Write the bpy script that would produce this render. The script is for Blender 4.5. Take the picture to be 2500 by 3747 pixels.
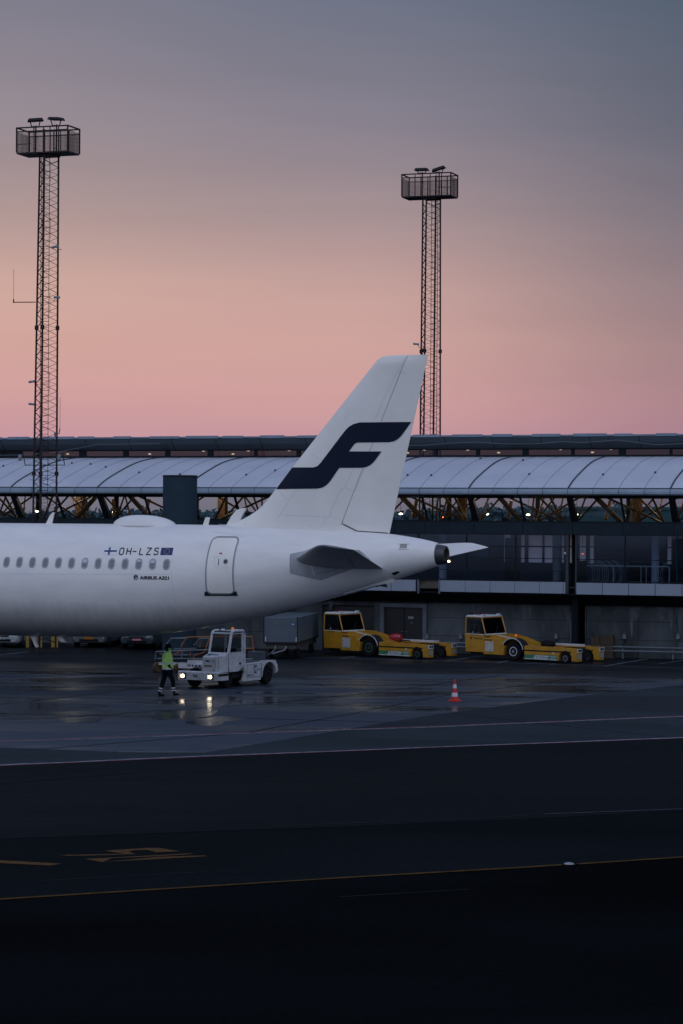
import bpy, math, random
import numpy as np
from mathutils import Vector, Matrix
from mathutils.geometry import delaunay_2d_cdt
random.seed(7)
R = math.radians
scene = bpy.context.scene
for o in list(bpy.data.objects): bpy.data.objects.remove(o)

# ---------------------------------------------------------------- camera
F, CX, CY, H = 8854., 1250., 1873.5, 6.7
cam_d = bpy.data.cameras.new('camera'); cam = bpy.data.objects.new('camera', cam_d)
scene.collection.objects.link(cam); scene.camera = cam
cam_d.sensor_fit = 'VERTICAL'; cam_d.sensor_height = 36; cam_d.lens = 36*F/3747
cam_d.clip_end = 20000; cam_d.clip_start = .5
RM = Matrix.Rotation(math.pi/2 + 11.5/F, 3, 'X') @ Matrix.Rotation(.006, 3, 'Z')
cam.matrix_world = Matrix.Translation((0, 0, H)) @ RM.to_4x4()
def ray(x, y): return RM @ Vector(((x-CX)/F, -(y-CY)/F, -1))
def onplane(x, y, org, ang, v=0):
    """photo pixel -> (along, height) on a vertical plane of a thing's own frame"""
    d = ray(x, y); ny = Vector((math.sin(ang), math.cos(ang), 0)); nx = Vector((math.cos(ang), -math.sin(ang), 0))
    C = Vector((0, 0, H)); O = Vector(org)
    t = ((O-C).dot(ny)+v)/d.dot(ny); p = C+d*t-O
    return p.dot(nx), p.z
def gnd(x, y):
    d = ray(x, y); t = -H/d.z
    return (d.x*t, d.y*t)

# ---------------------------------------------------------------- sky
def lin(c):
    f = lambda v: (v/12.92 if v <= .04045 else ((v+.055)/1.055)**2.4)
    return tuple(f(v/255.) for v in c)+(1,)
world = bpy.data.worlds.new("World"); scene.world = world; world.use_nodes = True
nt = world.node_tree; N = nt.nodes; L = nt.links
for n in list(N): N.remove(n)
out = N.new('ShaderNodeOutputWorld'); bg = N.new('ShaderNodeBackground'); L.new(bg.outputs[0], out.inputs[0])
tc = N.new('ShaderNodeTexCoord'); sp = N.new('ShaderNodeSeparateXYZ'); L.new(tc.outputs['Generated'], sp.inputs[0])
def ramp(stops):
    mr = N.new('ShaderNodeMapRange'); L.new(sp.outputs[2], mr.inputs[0])
    mr.inputs[1].default_value = 0; mr.inputs[2].default_value = 1
    pw = N.new('ShaderNodeMath'); pw.operation = 'POWER'; pw.inputs[1].default_value = .5; L.new(mr.outputs[0], pw.inputs[0])
    r = N.new('ShaderNodeValToRGB'); L.new(pw.outputs[0], r.inputs[0])
    e = r.color_ramp.elements
    while len(e) > 1: e.remove(e[0])
    e[0].position = math.sqrt(stops[0][0]); e[0].color = lin(stops[0][1])
    for p, c in stops[1:]:
        q = e.new(math.sqrt(p)); q.color = lin(c)
    return r.outputs[0]
ZEN = [(.32, (96, 108, 134)), (.6, (120, 133, 165)), (1, (128, 142, 178))]
rl = ramp([(0, (172, 140, 150)), (.030, (199, 152, 162)), (.045, (207, 158, 158)), (.07, (209, 164, 155)), (.095, (203, 166, 156)), (.125, (175, 151, 149)), (.158, (153, 141, 148)), (.215, (126, 125, 141))]+ZEN)
rc = ramp([(0, (165, 130, 142)), (.030, (193, 148, 157)), (.045, (203, 155, 155)), (.07, (206, 163, 157)), (.095, (195, 159, 154)), (.125, (164, 144, 147)), (.158, (138, 131, 143)), (.215, (105, 113, 132))]+ZEN)
rr = ramp([(0, (145, 112, 130)), (.030, (165, 125, 140)), (.045, (168, 130, 138)), (.07, (160, 130, 133)), (.095, (143, 125, 131)), (.125, (120, 113, 123)), (.158, (102, 104, 119)), (.215, (80, 94, 111))]+ZEN)
def mixc(f, a, b):
    m = N.new('ShaderNodeMix'); m.data_type = 'RGBA'
    L.new(f, m.inputs[0])
    for s, i in ((a, 6), (b, 7)):
        if isinstance(s, tuple): m.inputs[i].default_value = s
        else: L.new(s, m.inputs[i])
    return m.outputs[2]
def mrange(src, a, b):
    m = N.new('ShaderNodeMapRange'); m.interpolation_type = 'SMOOTHSTEP'; L.new(src, m.inputs[0])
    m.inputs[1].default_value = a; m.inputs[2].default_value = b
    return m.outputs[0]
c = mixc(mrange(sp.outputs[0], -.16, .03), rl, rc)
c = mixc(mrange(sp.outputs[0], .0, .17), c, rr)
back = ramp([(0, (112, 122, 146)), (.1, (174, 186, 212)), (.35, (200, 211, 236)), (1, (155, 170, 204))])
c = mixc(mrange(sp.outputs[1], .35, -.35), c, back)
below = N.new('ShaderNodeMath'); below.operation = 'LESS_THAN'; below.inputs[1].default_value = -.0005; L.new(sp.outputs[2], below.inputs[0])
c = mixc(below.outputs[0], c, lin((30, 34, 44)))
mpw = N.new('ShaderNodeMapping'); mpw.inputs['Scale'].default_value = (2.2, 2.2, 26); mpw.inputs['Rotation'].default_value = (0, .05, 0); L.new(tc.outputs['Generated'], mpw.inputs[0])
cn = N.new('ShaderNodeTexNoise'); cn.inputs['Scale'].default_value = 2.0; cn.inputs['Detail'].default_value = 6; L.new(mpw.outputs[0], cn.inputs[0])
cr = N.new('ShaderNodeMapRange'); cr.inputs[1].default_value = .3; cr.inputs[2].default_value = .7; cr.inputs[3].default_value = .965; cr.inputs[4].default_value = 1.035; L.new(cn.outputs[0], cr.inputs[0])
vm = N.new('ShaderNodeVectorMath'); vm.operation = 'SCALE'; L.new(c, vm.inputs[0]); L.new(cr.outputs[0], vm.inputs['Scale'])
L.new(vm.outputs[0], bg.inputs[0]); bg.inputs[1].default_value = 1.0
sl = bpy.data.lights.new('sun', 'SUN'); sl.energy = .18; sl.angle = R(25); sl.color = (.88, .9, 1)
so = bpy.data.objects.new('sun', sl); scene.collection.objects.link(so); so.rotation_euler = (R(42), 0, R(-18))
scene.view_settings.view_transform = 'Standard'; scene.view_settings.look = 'None'
scene.view_settings.exposure = 0; scene.view_settings.gamma = 1
scene.render.engine = 'CYCLES'
scene.cycles.max_bounces = 8; scene.cycles.transparent_max_bounces = 24

# ---------------------------------------------------------------- materials
_m = {}
def mat(name, col, rough=.6, metal=0, var=0, vscale=1.5, bump=0, bscale=20, emit=None, estr=1, coat=0, stretch=None, col2=None, spec=None, rvar=0):
    if name in _m: return _m[name]
    m = bpy.data.materials.new(name); m.use_nodes = True; t = m.node_tree; b = t.nodes['Principled BSDF']
    col = tuple(col)+(1,) if len(col) == 3 else col
    b.inputs['Base Color'].default_value = col; b.inputs['Roughness'].default_value = rough; b.inputs['Metallic'].default_value = metal
    if spec is not None: b.inputs['Specular IOR Level'].default_value = spec
    if coat: b.inputs['Coat Weight'].default_value = coat; b.inputs['Coat Roughness'].default_value = .15
    if emit: b.inputs['Emission Color'].default_value = tuple(emit)+(1,); b.inputs['Emission Strength'].default_value = estr
    if var or bump or rvar or col2:
        tcn = t.nodes.new('ShaderNodeTexCoord'); mp = t.nodes.new('ShaderNodeMapping'); t.links.new(tcn.outputs['Object'], mp.inputs[0])
        if stretch: mp.inputs['Scale'].default_value = stretch
    if var or col2 or rvar:
        n = t.nodes.new('ShaderNodeTexNoise'); n.inputs['Scale'].default_value = vscale; n.inputs['Detail'].default_value = 7; n.inputs['Roughness'].default_value = .65
        t.links.new(mp.outputs[0], n.inputs[0])
        r = t.nodes.new('ShaderNodeValToRGB'); r.color_ramp.elements[0].position = .33; r.color_ramp.elements[1].position = .67
        if col2: a, bb = col[:3], col2[:3]
        else: a = tuple(v*(1-var) for v in col[:3]); bb = tuple(min(1, v*(1+var)) for v in col[:3])
        r.color_ramp.elements[0].color = a+(1,); r.color_ramp.elements[1].color = bb+(1,)
        t.links.new(n.outputs[0], r.inputs[0]); t.links.new(r.outputs[0], b.inputs['Base Color'])
        if rvar:
            mr = t.nodes.new('ShaderNodeMapRange'); mr.inputs[1].default_value = .35; mr.inputs[2].default_value = .65
            mr.inputs[3].default_value = rough-rvar; mr.inputs[4].default_value = rough+rvar
            t.links.new(n.outputs[0], mr.inputs[0]); t.links.new(mr.outputs[0], b.inputs['Roughness'])
    if bump:
        n2 = t.nodes.new('ShaderNodeTexNoise'); n2.inputs['Scale'].default_value = bscale; n2.inputs['Detail'].default_value = 4
        t.links.new(mp.outputs[0], n2.inputs[0])
        bu = t.nodes.new('ShaderNodeBump'); bu.inputs['Strength'].default_value = bump; bu.inputs['Distance'].default_value = .02
        t.links.new(n2.outputs[0], bu.inputs['Height']); t.links.new(bu.outputs[0], b.inputs['Normal'])
    _m[name] = m; return m
def glass(name, tint, rough=.02, ior=1.45):
    if name in _m: return _m[name]
    m = bpy.data.materials.new(name); m.use_nodes = True; t = m.node_tree
    for n in list(t.nodes): t.nodes.remove(n)
    o = t.nodes.new('ShaderNodeOutputMaterial'); mx = t.nodes.new('ShaderNodeMixShader')
    tr = t.nodes.new('ShaderNodeBsdfTransparent'); gl = t.nodes.new('ShaderNodeBsdfGlossy'); fr = t.nodes.new('ShaderNodeFresnel')
    tr.inputs[0].default_value = tuple(tint)+(1,); gl.inputs['Roughness'].default_value = rough; gl.inputs[0].default_value = (.9, .93, 1, 1)
    fr.inputs[0].default_value = ior
    t.links.new(fr.outputs[0], mx.inputs[0]); t.links.new(tr.outputs[0], mx.inputs[1]); t.links.new(gl.outputs[0], mx.inputs[2]); t.links.new(mx.outputs[0], o.inputs[0])
    _m[name] = m; return m

def frosted(name):
    if name in _m: return _m[name]
    m = bpy.data.materials.new(name); m.use_nodes = True; t = m.node_tree
    for n in list(t.nodes): t.nodes.remove(n)
    o = t.nodes.new('ShaderNodeOutputMaterial'); tr = t.nodes.new('ShaderNodeBsdfTranslucent'); tr.inputs[0].default_value = (1, 1, 1, 1)
    tp = t.nodes.new('ShaderNodeBsdfTransparent'); mx = t.nodes.new('ShaderNodeMixShader'); mx.inputs[0].default_value = .97
    t.links.new(tp.outputs[0], mx.inputs[1]); t.links.new(tr.outputs[0], mx.inputs[2]); t.links.new(mx.outputs[0], o.inputs[0])
    _m[name] = m; return m
def fuselage_paint():
    """white gloss paint; belly grime streaks plus underside shade put into the colour"""
    m = bpy.data.materials.new('aircraft_white'); m.use_nodes = True; t = m.node_tree; b = t.nodes['Principled BSDF']
    b.inputs['Roughness'].default_value = .38; b.inputs['Coat Weight'].default_value = .25; b.inputs['Coat Roughness'].default_value = .2
    tcn = t.nodes.new('ShaderNodeTexCoord')
    mp = t.nodes.new('ShaderNodeMapping'); mp.inputs['Scale'].default_value = (.5, 1.6, 1.6); t.links.new(tcn.outputs['Object'], mp.inputs[0])
    n = t.nodes.new('ShaderNodeTexNoise'); n.inputs['Scale'].default_value = 1.2; n.inputs['Detail'].default_value = 9; n.inputs['Roughness'].default_value = .7
    t.links.new(mp.outputs[0], n.inputs[0])
    mp2 = t.nodes.new('ShaderNodeMapping'); mp2.inputs['Scale'].default_value = (3.2, 1, .5); t.links.new(tcn.outputs['Object'], mp2.inputs[0])
    n2 = t.nodes.new('ShaderNodeTexNoise'); n2.inputs['Scale'].default_value = 1.5; n2.inputs['Detail'].default_value = 6
    t.links.new(mp2.outputs[0], n2.inputs[0])
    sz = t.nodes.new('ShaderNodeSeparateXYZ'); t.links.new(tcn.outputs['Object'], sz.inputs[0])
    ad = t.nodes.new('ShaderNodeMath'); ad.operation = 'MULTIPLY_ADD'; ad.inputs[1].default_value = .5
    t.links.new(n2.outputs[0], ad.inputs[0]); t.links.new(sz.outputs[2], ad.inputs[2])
    gr = t.nodes.new('ShaderNodeMapRange'); gr.inputs[1].default_value = 3.85; gr.inputs[2].default_value = 2.42; gr.inputs[3].default_value = 0; gr.inputs[4].default_value = .86  # darkens downward: real grime, deepened to paint in the underside's shade
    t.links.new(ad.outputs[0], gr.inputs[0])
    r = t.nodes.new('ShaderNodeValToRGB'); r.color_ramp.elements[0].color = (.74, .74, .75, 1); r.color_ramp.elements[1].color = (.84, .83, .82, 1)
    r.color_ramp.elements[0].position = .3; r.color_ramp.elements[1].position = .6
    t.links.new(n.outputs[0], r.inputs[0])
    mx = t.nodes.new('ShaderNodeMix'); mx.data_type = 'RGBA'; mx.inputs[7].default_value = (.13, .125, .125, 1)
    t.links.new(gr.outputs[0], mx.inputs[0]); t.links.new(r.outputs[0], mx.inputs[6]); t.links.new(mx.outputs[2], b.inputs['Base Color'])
    return m
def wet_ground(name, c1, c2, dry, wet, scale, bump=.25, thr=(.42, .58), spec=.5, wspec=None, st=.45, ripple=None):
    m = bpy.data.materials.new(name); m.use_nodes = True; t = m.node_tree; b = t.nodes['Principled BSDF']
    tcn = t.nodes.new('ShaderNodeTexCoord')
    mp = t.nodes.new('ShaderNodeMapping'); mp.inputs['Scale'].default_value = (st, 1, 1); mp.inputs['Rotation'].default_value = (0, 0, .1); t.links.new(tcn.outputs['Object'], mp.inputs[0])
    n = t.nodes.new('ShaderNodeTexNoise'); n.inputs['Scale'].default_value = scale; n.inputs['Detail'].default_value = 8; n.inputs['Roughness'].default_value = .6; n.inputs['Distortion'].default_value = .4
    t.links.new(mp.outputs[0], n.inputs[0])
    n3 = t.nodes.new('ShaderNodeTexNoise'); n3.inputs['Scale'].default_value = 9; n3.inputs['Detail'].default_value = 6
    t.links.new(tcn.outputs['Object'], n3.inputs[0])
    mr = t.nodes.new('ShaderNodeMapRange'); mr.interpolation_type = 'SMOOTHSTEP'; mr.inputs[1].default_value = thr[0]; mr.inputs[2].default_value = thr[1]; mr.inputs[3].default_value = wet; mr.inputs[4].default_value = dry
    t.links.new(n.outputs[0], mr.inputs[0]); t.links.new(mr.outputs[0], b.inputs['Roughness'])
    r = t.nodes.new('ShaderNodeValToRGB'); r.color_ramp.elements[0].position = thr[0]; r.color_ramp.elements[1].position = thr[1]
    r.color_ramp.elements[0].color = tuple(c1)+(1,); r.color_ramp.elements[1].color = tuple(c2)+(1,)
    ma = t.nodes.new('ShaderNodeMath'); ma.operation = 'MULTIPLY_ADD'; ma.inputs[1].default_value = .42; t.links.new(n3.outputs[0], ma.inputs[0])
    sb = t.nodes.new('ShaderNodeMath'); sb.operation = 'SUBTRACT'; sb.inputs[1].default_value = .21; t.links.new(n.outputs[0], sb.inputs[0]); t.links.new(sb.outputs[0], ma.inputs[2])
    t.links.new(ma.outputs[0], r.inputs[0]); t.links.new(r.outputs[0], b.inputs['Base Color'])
    n2 = t.nodes.new('ShaderNodeTexNoise'); n2.inputs['Scale'].default_value = 3.5; n2.inputs['Detail'].default_value = 5
    t.links.new(tcn.outputs['Object'], n2.inputs[0])
    if ripple:
        mp3 = t.nodes.new('ShaderNodeMapping'); mp3.inputs['Scale'].default_value = (.45, 1.5, 1); t.links.new(tcn.outputs['Object'], mp3.inputs[0]); t.links.new(mp3.outputs[0], n2.inputs[0])
        n2.inputs['Scale'].default_value = ripple; n2.inputs['Detail'].default_value = 2
    bu = t.nodes.new('ShaderNodeBump'); bu.inputs['Strength'].default_value = bump; bu.inputs['Distance'].default_value = .02
    t.links.new(n2.outputs[0], bu.inputs['Height']); t.links.new(bu.outputs[0], b.inputs['Normal'])
    b.inputs['Specular IOR Level'].default_value = spec
    if wspec is not None:
        ms = t.nodes.new('ShaderNodeMapRange'); ms.inputs[1].default_value = thr[0]; ms.inputs[2].default_value = thr[1]; ms.inputs[3].default_value = wspec; ms.inputs[4].default_value = spec
        t.links.new(n.outputs[0], ms.inputs[0]); t.links.new(ms.outputs[0], b.inputs['Specular IOR Level'])
    _m[name] = m; return m

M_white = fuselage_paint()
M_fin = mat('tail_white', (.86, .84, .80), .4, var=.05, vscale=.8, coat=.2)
M_navy = mat('emblem_navy', (.007, .013, .032), .5, spec=.15)
M_seam = mat('skin_seam', (.62, .63, .65), .6)
M_grey = mat('door_trim_grey', (.26, .28, .31), .5)
M_black = mat('black_rubber', (.008, .009, .011), .8, bump=.2, spec=.15)
M_dark = mat('dark_metal', (.014, .017, .021), .55, .1, var=.2, spec=.25)
M_steel = mat('galvanised_steel', (.18, .2, .22), .45, .6, var=.25)
M_rust = mat('dark_mast_steel', (.018, .012, .014), .6, .2, var=.3)
M_yel = mat('tug_yellow', (.50, .25, .010), .45, col2=(.34, .165, .012), vscale=2.2, coat=.2)
M_wht = mat('vehicle_white', (.62, .66, .70), .45, col2=(.42, .44, .46), vscale=4, coat=.1)
M_orange = mat('safety_orange', (.32, .10, .025), .5, var=.15)
M_red = mat('glossy_red', (.30, .008, .02), .25, coat=.6)
M_conered = mat('cone_red', (.50, .012, .006), .5)
M_refl = mat('reflective_white', (.55, .6, .66), .4)
M_green = mat('decal_green', (.04, .16, .08), .5)
M_navyclad = mat('navy_cladding', (.010, .022, .034), .6, var=.25, vscale=.6, spec=.2)
M_timber = mat('glulam_timber', (.25, .115, .055), .55, var=.3, vscale=3, stretch=(1, 1, 4))
M_gclear = glass('clear_glass', (.80, .90, .92), ior=1.25)
M_gdark = glass('tinted_glass', (.84, .93, 1.0), ior=1.7)
M_gcab = glass('cab_glass', (.40, .43, .45))

# ---------------------------------------------------------------- mesh helpers
class MB:
    def __init__(s): s.v = []; s.f = []
    def add(s, vs, fs):
        k = len(s.v); s.v += [tuple(p) for p in vs]; s.f += [tuple(i+k for i in f) for f in fs]; return s
    def box(s, a, b):
        (x0, y0, z0), (x1, y1, z1) = a, b
        return s.add([(x0,y0,z0),(x1,y0,z0),(x1,y1,z0),(x0,y1,z0),(x0,y0,z1),(x1,y0,z1),(x1,y1,z1),(x0,y1,z1)],
                     [(0,3,2,1),(4,5,6,7),(0,1,5,4),(1,2,6,5),(2,3,7,6),(3,0,4,7)])
    def hexa(s, p):   # 8 points bottom 4 / top 4
        return s.add(p, [(0,3,2,1),(4,5,6,7),(0,1,5,4),(1,2,6,5),(2,3,7,6),(3,0,4,7)])
    def tube(s, pts, r, seg=6, r2=None, caps=True):
        pts = [Vector(p) for p in pts]; n = len(pts); rings = []
        for i, p in enumerate(pts):
            d = (pts[min(i+1, n-1)]-pts[max(i-1, 0)]).normalized()
            u = d.cross(Vector((0, 0, 1)));
            if u.length < .05: u = d.cross(Vector((1, 0, 0)))
            u.normalize(); w = d.cross(u)
            rr = r if r2 is None else r+(r2-r)*i/(n-1)
            rings.append([p+u*math.cos(2*math.pi*k/seg)*rr+w*math.sin(2*math.pi*k/seg)*rr for k in range(seg)])
        return s.loft(rings, caps)
    def loft(s, rings, caps=True):
        n = len(rings[0]); vs = [p for r in rings for p in r]; fs = []
        for i in range(len(rings)-1):
            for k in range(n): fs.append((i*n+k, i*n+(k+1) % n, (i+1)*n+(k+1) % n, (i+1)*n+k))
        if caps: fs.append(tuple(range(n-1, -1, -1))); fs.append(tuple((len(rings)-1)*n+k for k in range(n)))
        return s.add(vs, fs)
    def lathe(s, prof, c, axis='z', seg=20, caps=True):
        rings = []
        for r, h in prof:
            ring = []
            for k in range(seg):
                a = 2*math.pi*k/seg; x, y = r*math.cos(a), r*math.sin(a)
                ring.append({'z': (c[0]+x, c[1]+y, c[2]+h), 'y': (c[0]+x, c[1]+h, c[2]+y), 'x': (c[0]+h, c[1]+x, c[2]+y)}[axis])
            rings.append(ring)
        return s.loft(rings, caps)
    def prism(s, poly, y0, y1):          # poly in x,z extruded along y
        n = len(poly)
        vs = [(x, y0, z) for x, z in poly]+[(x, y1, z) for x, z in poly]
        return s.add(vs, [tuple(range(n)), tuple(range(2*n-1, n-1, -1))]+[(i, i+n, (i+1) % n+n, (i+1) % n) for i in range(n)])
    def build(s, name, m, parent=None, smooth=False, bevel=0, kind=None):
        me = bpy.data.meshes.new(name); me.from_pydata(s.v, [], s.f); me.materials.append(m)
        import bmesh
        bm = bmesh.new(); bm.from_mesh(me); bmesh.ops.recalc_face_normals(bm, faces=bm.faces); bm.to_mesh(me); bm.free()
        if smooth:
            for p in me.polygons: p.use_smooth = True
            try: me.set_sharp_from_angle(angle=R(38))
            except Exception: pass
        o = bpy.data.objects.new(name, me); scene.collection.objects.link(o)
        if parent: o.parent = parent
        if bevel:
            b = o.modifiers.new('bevel', 'BEVEL'); b.width = bevel; b.segments = 2; b.limit_method = 'ANGLE'
        if kind: o['kind'] = kind
        return o
def thing(name, loc, label, cat, rz=0, group=None):
    o = bpy.data.objects.new(name, None); scene.collection.objects.link(o); o.empty_display_size = .3
    o.location = loc; o.rotation_euler = (0, 0, rz); o['label'] = label; o['category'] = cat
    if group: o['group'] = group
    return o
def tag(o, label, cat, group=None):
    o['label'] = label; o['category'] = cat
    if group: o['group'] = group
    return o
def text2d(s, bold=0.0):
    """letters as a flat mesh normalised to the unit box"""
    cu = bpy.data.curves.new('txt', 'FONT'); cu.body = s; cu.size = 1; cu.offset = bold; cu.resolution_u = 3
    o = bpy.data.objects.new('txt', cu); scene.collection.objects.link(o)
    dg = bpy.context.evaluated_depsgraph_get(); dg.update()
    me = bpy.data.meshes.new_from_object(o.evaluated_get(dg))
    v = [(p.co.x, p.co.y) for p in me.vertices]; f = [tuple(p.vertices) for p in me.polygons]
    bpy.data.objects.remove(o); bpy.data.curves.remove(cu); bpy.data.meshes.remove(me)
    x0 = min(p[0] for p in v); x1 = max(p[0] for p in v); y0 = min(p[1] for p in v); y1 = max(p[1] for p in v)
    return [((x-x0)/(x1-x0), (y-y0)/(y1-y0)) for x, y in v], f
def text_on(s, mapping, name, m, parent, bold=.02):
    v, f = text2d(s, bold); b = MB(); b.add([mapping(x, y) for x, y in v], f)
    return b.build(name, m, parent)
def inside(p, poly):
    x, y = p; r = False; n = len(poly)
    for i in range(n):
        (a, b), (c_, d) = poly[i], poly[i-1]
        if (b > y) != (d > y) and x < (c_-a)*(y-b)/(d-b)+a: r = not r
    return r
def filled(poly, step, mapping, name, m, parent, thick=0):
    """flat outline filled with small triangles and laid on a curved surface"""
    dense = []
    for i in range(len(poly)):
        a, b = poly[i], poly[(i+1) % len(poly)]; d = math.dist(a, b); k = max(1, int(d/step))
        for j in range(k): dense.append((a[0]+(b[0]-a[0])*j/k, a[1]+(b[1]-a[1])*j/k))
    n = len(dense); pts = [Vector(p) for p in dense]
    xs = [p[0] for p in poly]; ys = [p[1] for p in poly]
    x = min(xs)+step/2
    while x < max(xs):
        y = min(ys)+step/2
        while y < max(ys):
            if inside((x, y), poly) and min(math.dist((x, y), q) for q in dense) > step*.45: pts.append(Vector((x, y)))
            y += step
        x += step
    r = delaunay_2d_cdt(pts, [(i, (i+1) % n) for i in range(n)], [], 1, 1e-6)
    b = MB(); b.add([mapping(p[0], p[1]) for p in r[0]], [tuple(f) for f in r[2]])
    return b.build(name, m, parent, smooth=True)
def strip_on(path, w, mapping, b, closed=False, step=.15):
    """a thin ribbon of width w following a 2-D path, laid on a surface"""
    pts = []
    P = path+[path[0]] if closed else path
    for i in range(len(P)-1):
        a, c_ = P[i], P[i+1]; k = max(1, int(math.dist(a, c_)/step))
        for j in range(k): pts.append((a[0]+(c_[0]-a[0])*j/k, a[1]+(c_[1]-a[1])*j/k))
    if not closed: pts.append(P[-1])
    n = len(pts); vs = []; fs = []
    for i in range(n):
        a = pts[i-1] if (i > 0 or closed) else pts[i]; c_ = pts[(i+1) % n] if (i < n-1 or closed) else pts[i]
        dx, dy = c_[0]-a[0], c_[1]-a[1]; l = math.hypot(dx, dy) or 1; nx, ny = -dy/l*w/2, dx/l*w/2
        vs.append(mapping(pts[i][0]+nx, pts[i][1]+ny)); vs.append(mapping(pts[i][0]-nx, pts[i][1]-ny))
    for i in range(n if closed else n-1):
        j = (i+1) % n; fs.append((2*i, 2*i+1, 2*j+1, 2*j))
    b.add(vs, fs)
def rrect(cx, cy, hw, hh, r, seg=5):
    pts = []
    for sx, sy, a0 in ((1, 1, 0), (-1, 1, 90), (-1, -1, 180), (1, -1, 270)):
        for k in range(seg+1):
            a = R(a0+90*k/seg); pts.append((cx+sx*(hw-r)+r*math.cos(a), cy+sy*(hh-r)+r*math.sin(a)))
    return pts

# ================================================================ GROUND
def sheet(name, poly, z, m, kind='structure'):
    b = MB(); b.add([(x, y, z) for x, y in poly], [tuple(range(len(poly)))])
    return b.build(name, m, kind=kind)
M_asph = wet_ground('dark_asphalt', (.0022, .0031, .0038), (.0064, .0084, .0100), .9, .8, .12, bump=.5, spec=.003, thr=(.34, .70))  # base tone, the darkest step of the painted light fall-off
M_zone1 = wet_ground('asphalt_fade_far', (.0032, .0050, .0066), (.0120, .0162, .0195), .85, .6, .13, bump=.4, spec=.006, wspec=.02, thr=(.36, .66), st=.3)  # foreground light fall-off put into the lane colours, step by step
M_zone2 = wet_ground('asphalt_fade_mid', (.0036, .0056, .0074), (.0108, .0146, .0178), .9, .7, .15, bump=.4, spec=.006, thr=(.36, .66), st=.3)
M_zone3 = wet_ground('asphalt_fade_near', (.0036, .0046, .0068), (.0052, .0064, .0090), .9, .8, .1, bump=.4, spec=.006, st=.3)  # nearest step of the same painted fall-off
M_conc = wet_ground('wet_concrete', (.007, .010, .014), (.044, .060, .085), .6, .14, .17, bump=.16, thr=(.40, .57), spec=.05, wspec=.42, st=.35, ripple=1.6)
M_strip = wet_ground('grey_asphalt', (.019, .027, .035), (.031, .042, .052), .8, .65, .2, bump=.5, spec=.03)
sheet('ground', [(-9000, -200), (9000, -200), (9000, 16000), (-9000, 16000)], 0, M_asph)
k = 1.59439
def ext(P, d=50):
    a, b_ = Vector(P[0])-Vector(P[1]), Vector(P[-1])-Vector(P[-2])
    return [tuple(Vector(P[0])+a.normalized()*d)]+P+[tuple(Vector(P[-1])+b_.normalized()*d)]
LB = [gnd(x*k, y*k) for x, y in ((-60, 1760), (0, 1757), (500, 1735), (1000, 1715), (1568, 1693), (1640, 1690.5))]
LA = [gnd(x*k, y*k) for x, y in ((-60, 1705), (0, 1703), (500, 1686), (1000, 1669), (1568, 1645), (1640, 1642))]
LA = ext(LA); LB = ext(LB)
pc = [gnd(x*k, y*k) for x, y in ((-60, 1712), (0, 1716), (290, 1727), (470, 1728), (1000, 1640), (1330, 1598), (1568, 1572), (1700, 1560))]
da = Vector(LA[0])-Vector(LA[1]); pc = [(pc[0][0]+da.x, pc[0][1]+da.y)]+pc
sheet('wet_concrete_apron', pc+[(24, 105), (-100, 105), (-100, 70)], .004, M_conc)
wy = lambda x: 101.5+.03*x+1.1*math.sin(x*.31)+.5*math.sin(x*.93)
sheet('dark_asphalt_by_the_wall', [(x*1.0, wy(x)) for x in range(-100, 101, 1)]+[(100, 145), (-100, 175)], .010, wet_ground('wall_asphalt', (.003, .0048, .007), (.011, .015, .020), .7, .35, .14, bump=.2, thr=(.4, .6), spec=.04, wspec=.2))
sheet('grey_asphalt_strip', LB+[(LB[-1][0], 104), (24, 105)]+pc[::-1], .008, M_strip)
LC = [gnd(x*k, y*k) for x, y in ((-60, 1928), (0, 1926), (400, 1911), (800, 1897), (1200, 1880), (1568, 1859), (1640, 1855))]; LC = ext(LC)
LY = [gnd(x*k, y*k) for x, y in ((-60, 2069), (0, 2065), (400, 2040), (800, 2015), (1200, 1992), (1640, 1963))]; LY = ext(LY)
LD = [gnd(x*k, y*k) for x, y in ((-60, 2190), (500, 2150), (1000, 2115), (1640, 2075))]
sheet('fade_lane_far', LC+LB[::-1], .004, M_zone1)  # lane colours paint the light fading toward the viewer, not asphalt age
sheet('fade_lane_mid', LY+LC[::-1], .004, M_zone2)
M_pud = wet_ground('standing_water', (.006, .009, .013), (.014, .019, .026), .24, .12, .5, bump=.20, spec=.3, ripple=1.5)
def puddle(cx, cy, rx, ry, seed):
    rnd = random.Random(seed); ph = [rnd.uniform(0, 6.28) for _ in range(5)]; pts = []
    for i in range(60):
        a = i/60*2*math.pi; r = 1+sum(math.sin(a*(q+2)+ph[q])*.26/(q+1) for q in range(5))
        x, y = gnd(cx*k, cy*k); pts.append((x+rx*r*math.cos(a), y+ry*r*math.sin(a)))
    sheet('puddle', pts, .010, M_pud)
for q, a in enumerate(((482, 1612, 1.0, 2.2), (425, 1640, .9, 2.4), (488, 1655, .8, 1.6), (632, 1590, 1.1, .8), (200, 1580, 3.2, 1.4), (60, 1625, 3.5, 2.5), (185, 1652, 1.0, .9), (720, 1618, 1.6, .5), (985, 1625, 1.5, .7), (870, 1580, 1.8, .5), (250, 1465*1.07, 3, .8), (120, 1545, 2.5, .8), (1180, 1600, .9, .4))): puddle(*a, q)
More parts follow.
